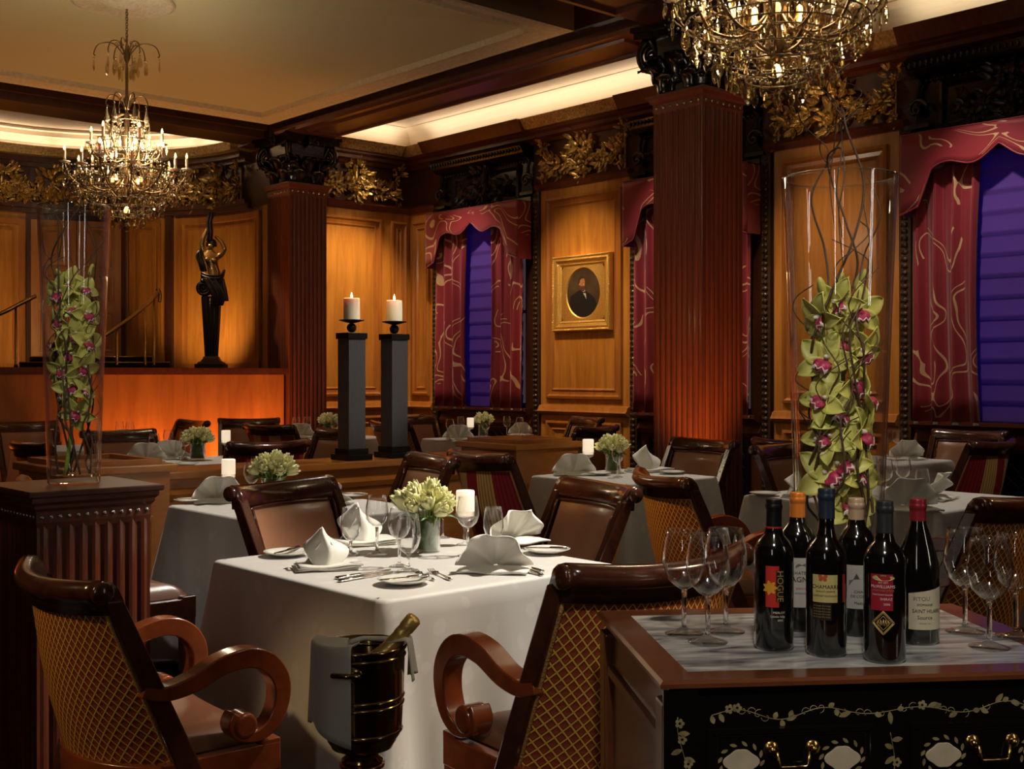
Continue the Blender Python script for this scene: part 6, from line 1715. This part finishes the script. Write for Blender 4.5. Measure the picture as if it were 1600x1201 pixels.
disc([(0.035, 0.045), (-0.02, 0.04), (-0.035, -0.01), (-0.045, -0.075), (-0.02, -0.03), (0.01, 0.0)], -0.0072, plain('painted_shirt', (0.50, 0.47, 0.42), 0.4), 'painted_shirt', cv)
disc([(0.03, 0.02), (0.0, 0.01), (-0.035, 0.022), (-0.03, -0.005), (0.0, -0.002), (0.025, -0.006)], -0.0076, plain('painted_tie', (0.015, 0.012, 0.012), 0.4), 'painted_bow_tie', cv)
disc(el(0.025, 0.105, 0.048, 0.066, a=0.08), -0.0074, SK, 'painted_face', cv)
disc([(0.075, 0.10), (0.082, 0.135), (0.068, 0.175), (0.03, 0.19), (-0.008, 0.178), (-0.022, 0.155), (0.0, 0.158), (0.03, 0.155), (0.052, 0.14), (0.058, 0.11)], -0.0080, plain('painted_hair', (0.035, 0.016, 0.008), 0.4), 'painted_hair', cv)
disc([(0.07, 0.09), (0.052, 0.085), (0.035, 0.075), (0.005, 0.078), (-0.022, 0.072), (-0.026, 0.045), (-0.01, 0.018), (0.015, 0.015), (0.045, 0.035), (0.066, 0.06)], -0.0080, plain('painted_beard', (0.085, 0.035, 0.016), 0.4), 'painted_beard', cv)
disc(el(0.008, 0.112, 0.006, 0.004, 10), -0.0086, plain('painted_eye', (0.015, 0.01, 0.01), 0.4), 'painted_eye', cv); disc(el(-0.015, 0.112, 0.005, 0.0035, 10), -0.0086, bpy.data.materials['painted_eye'], 'painted_eye', cv)
disc([(-0.002, 0.112), (-0.014, 0.088), (-0.004, 0.086), (0.003, 0.09)], -0.0086, plain('painted_nose', (0.55, 0.29, 0.15), 0.45), 'painted_nose', cv)

# ------------------------------------------------------------------ herm statue on the stage
sx_, sy_ = 6.11, 11.75
stt = thing('herm_statue', 'bronze herm of a draped woman with raised arms on tapering pillar', 'statue', (sx_, sy_, 1.4505), YAW + 0.1)
m = MB(); m.taper(0, 0, 0, 0.05, 0.155, 0.155); m.taper(0, 0, 0.05, 0.075, 0.135, 0.12); m.taper(0, 0, 0.075, 0.11, 0.105, 0.08); m.taper(0, 0, 0.11, 0.13, 0.08, 0.075); m.build('base', M_BRONZED, stt)
m = MB(); m.taper(0, 0, 0.12, 0.78, 0.062, 0.098, 0.062, 0.08)
for k in (-1, 0, 1): m.tube([(0.028 * k, -0.060, 0.15), (0.045 * k, -0.080, 0.76)], 0.008, 6)
m.build('tapered_pillar', M_BRONZED, stt)
m = MB()
for sg, xx in ((1, -0.075),):
    pts = []
    for j in range(46):
        a = j * 0.33; r = 0.082 * (1 - j / 52); pts.append((xx - r * math.cos(a + 1.2), -0.07, 0.865 + r * math.sin(a + 1.2)))
    m.tube(pts, [0.022 - 0.0003 * j for j in range(46)], 8)
m.lathe([(0, -0.07), (0.078, -0.07), (0.082, -0.05), (0.082, 0.06), (0, 0.07)], 20, T(-0.075, 0, 0.865, rx=PI / 2)); m.lathe([(0, -0.06), (0.06, -0.06), (0.066, 0.05), (0, 0.06)], 20, T(0.055, 0.0, 0.83, rx=PI / 2))
m.build('volute', M_BRONZED, stt)
def skin(name, mat, parent, verts, edges, radii, sub=2):
    me = bpy.data.meshes.new(name); me.from_pydata(verts, edges, []); me.materials.append(mat)
    o = bpy.data.objects.new(name, me); C.objects.link(o); o.parent = parent
    md = o.modifiers.new('k', 'SKIN'); md.use_smooth_shade = True
    for i, r in enumerate(radii):
        rr = r if isinstance(r, tuple) else (r, r); me.skin_vertices[0].data[i].radius = rr; me.skin_vertices[0].data[i].use_root = (i == 0)
    s = o.modifiers.new('s', 'SUBSURF'); s.levels = sub; s.render_levels = sub
    return o
V_ = [(0.03, 0, 0.93), (0.035, -0.01, 1.00), (0.02, -0.005, 1.08), (0.0, -0.01, 1.16), (-0.012, 0, 1.23), (-0.010, 0, 1.275), (-0.005, -0.005, 1.315), (-0.002, -0.008, 1.36),
      (-0.085, 0, 1.255), (-0.105, -0.01, 1.34), (-0.085, -0.02, 1.42), (-0.045, -0.02, 1.50), (-0.025, -0.02, 1.55), (0.065, 0, 1.215), (0.115, -0.02, 1.235), (0.148, -0.03, 1.30), (0.11, -0.02, 1.37), (0.06, -0.01, 1.42), (0.035, -0.01, 1.435)]
E_ = [(0, 1), (1, 2), (2, 3), (3, 4), (4, 5), (5, 6), (6, 7), (4, 8), (8, 9), (9, 10), (10, 11), (11, 12), (4, 13), (13, 14), (14, 15), (15, 16), (16, 17), (17, 18)]
RD = [(0.085, 0.07), (0.085, 0.07), (0.065, 0.052), (0.075, 0.058), (0.062, 0.042), 0.026, 0.040, 0.036, 0.036, 0.030, 0.026, 0.020, 0.016, 0.036, 0.030, 0.027, 0.024, 0.018, 0.018]
tor = skin('torso', M_BRONZE, stt, V_, E_, RD)
m = MB(); m.ell((0.035, -0.055, 1.165), 0.032, 12, 8); m.ell((-0.035, -0.055, 1.175), 0.032, 12, 8); m.ell((-0.004, -0.045, 1.325), (0.008, 0.012, 0.012), 8, 6); m.build('chest_and_nose', M_BRONZE, tor)
m = MB(); m.ell((0.0, 0.015, 1.365), (0.05, 0.05, 0.045), 12, 8)
for k in range(9): m.tube(smooth_path([(0.0, -0.02 + 0.01 * k, 1.40), (0.045 * math.cos(k), 0.03 * math.sin(k), 1.37), (0.05 * math.cos(k * 1.1), 0.03 * math.sin(k), 1.32)], 4), 0.009, 5)
m.build('hair', M_BRONZED, stt)
m = MB()
def drape(pts, w, th=0.012, n=5):
    for k in range(n):
        o_ = (k - (n - 1) / 2) * w / n; m.tube(smooth_path([(p[0] + o_ * p[3], p[1] - 0.01 * math.cos(k * 2.2), p[2] + o_ * p[4]) for p in pts], 5), th, 6)
drape([(-0.11, -0.03, 1.30, 0.3, 1), (-0.125, -0.05, 1.22, 1, 0.2), (-0.095, -0.06, 1.13, 1, 0), (-0.075, -0.04, 1.05, 1, 0)], 0.06)
drape([(-0.10, -0.05, 1.00, 0, 1), (0.0, -0.10, 0.965, 0, 1), (0.10, -0.09, 0.97, 0.2, 1), (0.135, -0.04, 1.03, 0.2, 1)], 0.085, 0.014, 6)
drape([(-0.01, -0.10, 0.97, 1, 0), (0.05, -0.12, 0.87, 1, 0), (0.09, -0.11, 0.77, 1, 0), (0.07, -0.10, 0.68, 1, 0)], 0.13, 0.015, 7)
drape([(0.10, -0.04, 0.97, 1, 0), (0.13, -0.05, 0.85, 1, 0), (0.15, -0.05, 0.73, 1, 0)], 0.07, 0.014, 5)
drape([(-0.02, -0.02, 1.38, 1, 0), (-0.01, -0.03, 1.48, 1, 0), (-0.02, -0.02, 1.57, 1, 0), (-0.005, -0.02, 1.65, 1, 0), (0.01, -0.02, 1.69, 1.6, 0)], 0.05, 0.013, 5)
m.ell((0.03, 0, 0.93), (0.11, 0.085, 0.07), 14, 9); m.build('drapery', M_BRONZED, stt)

# ------------------------------------------------------------------ stage steps and brass handrails
q0 = PD(150, 14.2); 
s_ = thing('stage_steps', 'two dark carpeted steps up to the double door on the stage', 'steps', (0, 0, 0))
def stepmesh(pl, pr, d0, d1, z0, z1):
    a, b_, c, d_ = PD(pl, d0), PD(pr, d0), PD(pr, d1), PD(pl, d1); m = MB()
    v = [(p.x, p.y, z) for z in (z0, z1) for p in (a, b_, c, d_)]
    m.add(v, [(0, 3, 2, 1), (4, 5, 6, 7), (0, 1, 5, 4), (1, 2, 6, 5), (2, 3, 7, 6), (3, 0, 4, 7)], None, False)
    return m, [(a.x, a.y, z1), (b_.x, b_.y, z1)]
m, e = stepmesh(30, 265, 13.55, 14.75, 1.4505, 1.525); m.build('step', M_CARPET, s_); m = MB(); m.tube(e, 0.010, 6); m.build('brass_nosing', M_BRASS, s_)
m, e = stepmesh(46, 238, 13.95, 14.75, 1.525, 1.595); m.build('step', M_CARPET, s_); m = MB(); m.tube(e, 0.010, 6); m.build('brass_nosing', M_BRASS, s_)
def HR(px, py, d): return PD(px, d, CAMH + (586 - py) * d / FPX)
def rail(pts, posts, label):
    t = thing('handrail', label, 'handrail', (0, 0, 0), 0, 'brass handrails')
    m = MB(); m.tube(smooth_path([HR(*p) for p in pts], 6), 0.021, 8); m.build('rail', M_BRASS, t)
    for px, py, d in posts:
        a = HR(px, py, d); m = MB(); m.tube([(a.x, a.y, 1.4505), (a.x, a.y, 1.50), (a.x, a.y, a.z)], [0.026, 0.014, 0.014], 8); m.build('post', M_BRASS, t)
rail([(-60, 512, 12.0), (0, 490, 12.1), (30, 475, 12.2), (56, 462, 12.3)], [(25, 477, 12.2)], 'curved brass handrail at the left edge of the stage')
rail([(125, 543, 12.1), (160, 526, 12.2), (195, 503, 12.35), (222, 482, 12.5), (238, 468, 12.6), (247, 456, 12.65), (246, 452, 12.66), (250, 460, 12.68), (249, 472, 12.68)], [(183, 511, 12.3), (227, 478, 12.52), (241, 466, 12.6)], 'curved brass handrail rising beside the left glass vase')

# ------------------------------------------------------------------ chandeliers
def crystal_proto(kind):
    m = MB()
    if kind == 'pear':   # flat cut pear drop
        pr = [(0, 0), (0.006, -0.006), (0.012, -0.022), (0.017, -0.040), (0.016, -0.052), (0.009, -0.066), (0, -0.074)]
        m.lathe(pr, 8, T(s=(1, 0.35, 1)), smooth=False)
    elif kind == 'kite':
        m.lathe([(0, 0), (0.011, -0.022), (0.018, -0.036), (0.009, -0.058), (0, -0.070)], 6, T(s=(1, 0.4, 1)), smooth=False)
    elif kind == 'rod':
        m.lathe([(0, 0), (0.006, -0.004), (0.006, -0.095), (0, -0.112)], 6, smooth=False)
    else: m.ell((0, 0, -0.01), 0.010, 6, 4)
    m.ell((0, 0, 0.006), 0.006, 6, 4)
    o = m.build('crystal_drop', M_CRYS); return o
def chandelier(loc, label):
    t = thing('crystal_chandelier', label, 'chandelier', loc, 0.2, 'crystal chandeliers')   # origin at the lowest drop
    rng = random.Random(4)
    def ring(r, z, n, a0=0): return [(r * math.cos(a0 + 2 * PI * k / n), r * math.sin(a0 + 2 * PI * k / n), z) for k in range(n)]
    m = MB()
    for k in range(14):
        X = T(0, 0, 1.50 + k * 0.021, rz=(k % 2) * PI / 2); m.tube([(0.010 * math.cos(a), 0, 0.015 * math.sin(a)) for a in [j * PI / 4 for j in range(8)]], 0.003, 5, X, closed=True)
    m.build('chain', M_CHAND, t)
    m = MB(); m.lathe([(0, 0.20), (0.03, 0.22), (0.05, 0.27), (0.025, 0.31), (0.02, 0.36), (0.055, 0.42), (0.06, 0.46), (0.02, 0.52), (0.016, 0.62), (0.045, 0.68), (0.05, 0.74), (0.016, 0.80), (0.012, 0.98), (0.030, 1.02), (0.012, 1.06), (0.010, 1.32), (0.028, 1.36), (0.03, 1.40), (0.01, 1.44), (0.008, 1.50), (0, 1.50)], 14); m.build('central_stem', M_CHAND, t)
    drops = []
    def hang(kind, p, s=1.0): drops.append((kind, Vector(p), s))
    strands = MB(); sm_ = MB()
    def festoon(a, b, sag, n=8):
        a, b = Vector(a), Vector(b)
        for k in range(n + 1):
            q = k / n; p = a + (b - a) * q; p.z -= sag * 4 * q * (1 - q)
            strands.ell(p, 0.0075, 5, 4)
    # top crown
    for k in range(8):
        a = k * PI / 4; c, s = math.cos(a), math.sin(a); R_k = 0.25 if k % 2 else 0.17
        m = MB(); m.tube(smooth_path([(0.01 * c, 0.01 * s, 1.36), (R_k * 0.4 * c, R_k * 0.4 * s, 1.47), (R_k * 0.85 * c, R_k * 0.85 * s, 1.46), (R_k * c, R_k * s, 1.39), (R_k * 0.95 * c, R_k * 0.95 * s, 1.37)], 4), 0.005, 5)
        m.tube([(R_k * 0.3 * c + 0.014 * math.cos(j * 0.8) * (1 - j / 12) * c, R_k * 0.3 * s + 0.014 * math.cos(j * 0.8) * (1 - j / 12) * s, 1.47 + 0.014 * math.sin(j * 0.8) * (1 - j / 12)) for j in range(9)], 0.003, 4)
        m.build('crown_arm', M_CHAND, t)
        hang('pear', (R_k * c, R_k * s, 1.355), 1.3); hang('pear', (R_k * 0.6 * c, R_k * 0.6 * s, 1.34), 1.5)
        hang('rod', (0.06 * c, 0.06 * s, 1.30), 1.0)
    # middle crown
    for k in range(6):
        a = k * PI / 3 + 0.3; c, s = math.cos(a), math.sin(a)
        m = MB(); m.tube(smooth_path([(0.01 * c, 0.01 * s, 0.95), (0.07 * c, 0.07 * s, 1.05), (0.13 * c, 0.13 * s, 1.06), (0.16 * c, 0.16 * s, 1.00), (0.14 * c, 0.14 * s, 0.98)], 4), 0.005, 5); m.build('crown_arm', M_CHAND, t)
        hang('pear', (0.15 * c, 0.15 * s, 0.97), 1.2); sm_.lathe([(0, 0), (0.02, 0.01), (0.013, 0.03), (0.024, 0.05), (0.010, 0.10), (0.004, 0.15), (0, 0.16)], 8, T(0.15 * c, 0.15 * s, 0.82), smooth=False)
    # body cage
    for k in range(6):
        a = k * PI / 3; c, s = math.cos(a), math.sin(a)
        m = MB(); m.tube(smooth_path([(0.02 * c, 0.02 * s, 0.92), (0.10 * c, 0.10 * s, 0.88), (0.14 * c, 0.14 * s, 0.76), (0.10 * c, 0.10 * s, 0.62), (0.12 * c, 0.12 * s, 0.48), (0.16 * c, 0.16 * s, 0.38), (0.10 * c, 0.10 * s, 0.28), (0.03 * c, 0.03 * s, 0.24)], 4), 0.008, 6); m.build('cage_arm', M_CHAND, t)
    def lamp(c, s, r, z, idx):
        m = MB(); m.lathe([(0.012, z), (0.042, z + 0.012), (0.044, z + 0.018), (0.012, z + 0.010), (0, z + 0.010)], 12, T(r * c, r * s, 0), cap=False); m.lathe([(0.011, z + 0.01), (0.011, z + 0.10), (0, z + 0.10)], 10, T(r * c, r * s, 0)); cd = m.build('candle_sleeve', M_WAX, t)
        m = MB(); m.lathe([(0, z + 0.10), (0.008, z + 0.106), (0.0095, z + 0.118), (0.005, z + 0.135), (0, z + 0.146)], 8, T(r * c, r * s, 0)); m.build('lit_bulb', M_BULB, cd)
        for j in range(5):
            aa = j * 2 * PI / 5; hang('pear' if j % 2 else 'kite', (r * c + 0.042 * math.cos(aa), r * s + 0.042 * math.sin(aa), z + 0.006), 0.85)
    tips = []
    for k in range(12):
        a = k * PI / 6; c, s = math.cos(a), math.sin(a); r = 0.46 if k % 2 else 0.40; z = 0.50 if k % 2 else 0.46
        m = MB(); m.tube(smooth_path([(0.05 * c, 0.05 * s, 0.40), (0.16 * c, 0.16 * s, 0.30), (0.30 * c, 0.30 * s, 0.31), (0.42 * c * r / 0.46, 0.42 * s * r / 0.46, 0.40), (r * c, r * s, z)], 5), 0.007, 6); m.build('candle_arm', M_CHAND, t)
        lamp(c, s, r, z, k); tips.append((r * c, r * s, z))
    for k in range(12):
        festoon(tips[k], tips[(k + 1) % 12], 0.09, 9); festoon((0.12 * math.cos(k * PI / 6), 0.12 * math.sin(k * PI / 6), 0.80), tips[k], 0.10, 14)
    for k in range(6):
        a = k * PI / 3 + 0.26; c, s = math.cos(a), math.sin(a)
        m = MB(); m.tube(smooth_path([(0.05 * c, 0.05 * s, 0.55), (0.14 * c, 0.14 * s, 0.52), (0.24 * c, 0.24 * s, 0.58), (0.27 * c, 0.27 * s, 0.67)], 5), 0.006, 6); m.build('candle_arm', M_CHAND, t); lamp(c, s, 0.27, 0.67, k)
        festoon((0.27 * c, 0.27 * s, 0.66), (0.02, 0, 0.96), 0.05, 12); festoon((0.27 * c, 0.27 * s, 0.66), (0.27 * math.cos(a + PI / 3), 0.27 * math.sin(a + PI / 3), 0.66), 0.07, 9)
    # glass cups with bulbs in the middle, rods round them
    for k in range(6):
        a = k * PI / 3 + 0.1; c, s = math.cos(a), math.sin(a)
        m = MB(); m.lathe([(0, 0.38), (0.012, 0.385), (0.016, 0.40), (0.012, 0.42), (0, 0.43)], 8, T(0.11 * c, 0.11 * s, 0)); m.build('lit_bulb', M_BULB, t)
        for j in range(4): hang('rod', (0.16 * math.cos(a + j * 0.26), 0.16 * math.sin(a + j * 0.26), 0.42), 1.15)
    m = MB(); m.lathe([(0, 0.13), (0.018, 0.14), (0.022, 0.16), (0.012, 0.185), (0, 0.19)], 10); m.build('lit_bulb', M_BULB, t)
    # lower rings
    for r, z, n, kd, s in ((0.46, 0.42, 20, 'pear', 1.15), (0.36, 0.30, 22, 'kite', 1.2), (0.27, 0.22, 24, 'pear', 1.25), (0.20, 0.17, 20, 'kite', 1.2), (0.13, 0.11, 14, 'pear', 1.1), (0.32, 0.36, 20, 'kite', 1.0), (0.22, 0.30, 18, 'pear', 1.0), (0.40, 0.36, 26, 'pear', 1.2), (0.16, 0.62, 14, 'pear', 1.1), (0.20, 0.52, 18, 'kite', 1.1), (0.12, 0.72, 12, 'kite', 1.0), (0.30, 0.46, 22, 'pear', 1.0), (0.17, 0.84, 10, 'pear', 0.9)):
        for p in ring(r, z, n): hang(kd, p, s)
        sm_.tube(ring(r, z + 0.008, 36), 0.004, 5, closed=True)
    for k in range(12):
        a = k * PI / 6; festoon((0.46 * math.cos(a), 0.46 * math.sin(a), 0.42), (0.27 * math.cos(a), 0.27 * math.sin(a), 0.22), 0.03, 8); festoon((0.27 * math.cos(a), 0.27 * math.sin(a), 0.22), (0.06 * math.cos(a), 0.06 * math.sin(a), 0.12), 0.02, 8)
    hang('kite', (0, 0, 0.10), 1.6)
    pr = {}
    order = sorted(range(len(drops)), key=lambda i: -drops[i][2] - 0.3 * drops[i][1].length)
    rest = MB()
    for n_, i in enumerate(order):
        kd, p, s = drops[i]
        a = rng.uniform(0, 3)
        if kd not in pr: pr[kd] = o = crystal_proto(kd)
        else: o = pr[kd].copy() if n_ < 98 else None
        if o is None:
            me = pr[kd].data; rest.add([v.co.copy() for v in me.vertices], [tuple(f.vertices) for f in me.polygons], None, False, T(p.x, p.y, p.z - 0.01, rz=a, s=s)); continue
        if o.name not in C.objects: C.objects.link(o)
        o.parent = t; o.location = (p.x, p.y, p.z - 0.01); o.rotation_euler = (0, 0, a); o.scale = (s, s, s)
    x = rest.build('small_crystals', M_CRYS, t); x['kind'] = 'stuff'
    x = strands.build('bead_strands', M_CRYSR, t); x['kind'] = 'stuff'
    sm_.build('crystal_rings', M_CRYSR, t)
    return t
ch1 = chandelier((3.95, 9.0, 2.52), 'crystal chandelier with lit candle bulbs hanging over the left side of the room')
dup(ch1, (4.34, 3.12, 2.56), 0.55, 'crystal chandelier cut off by the top edge, beside the near column')
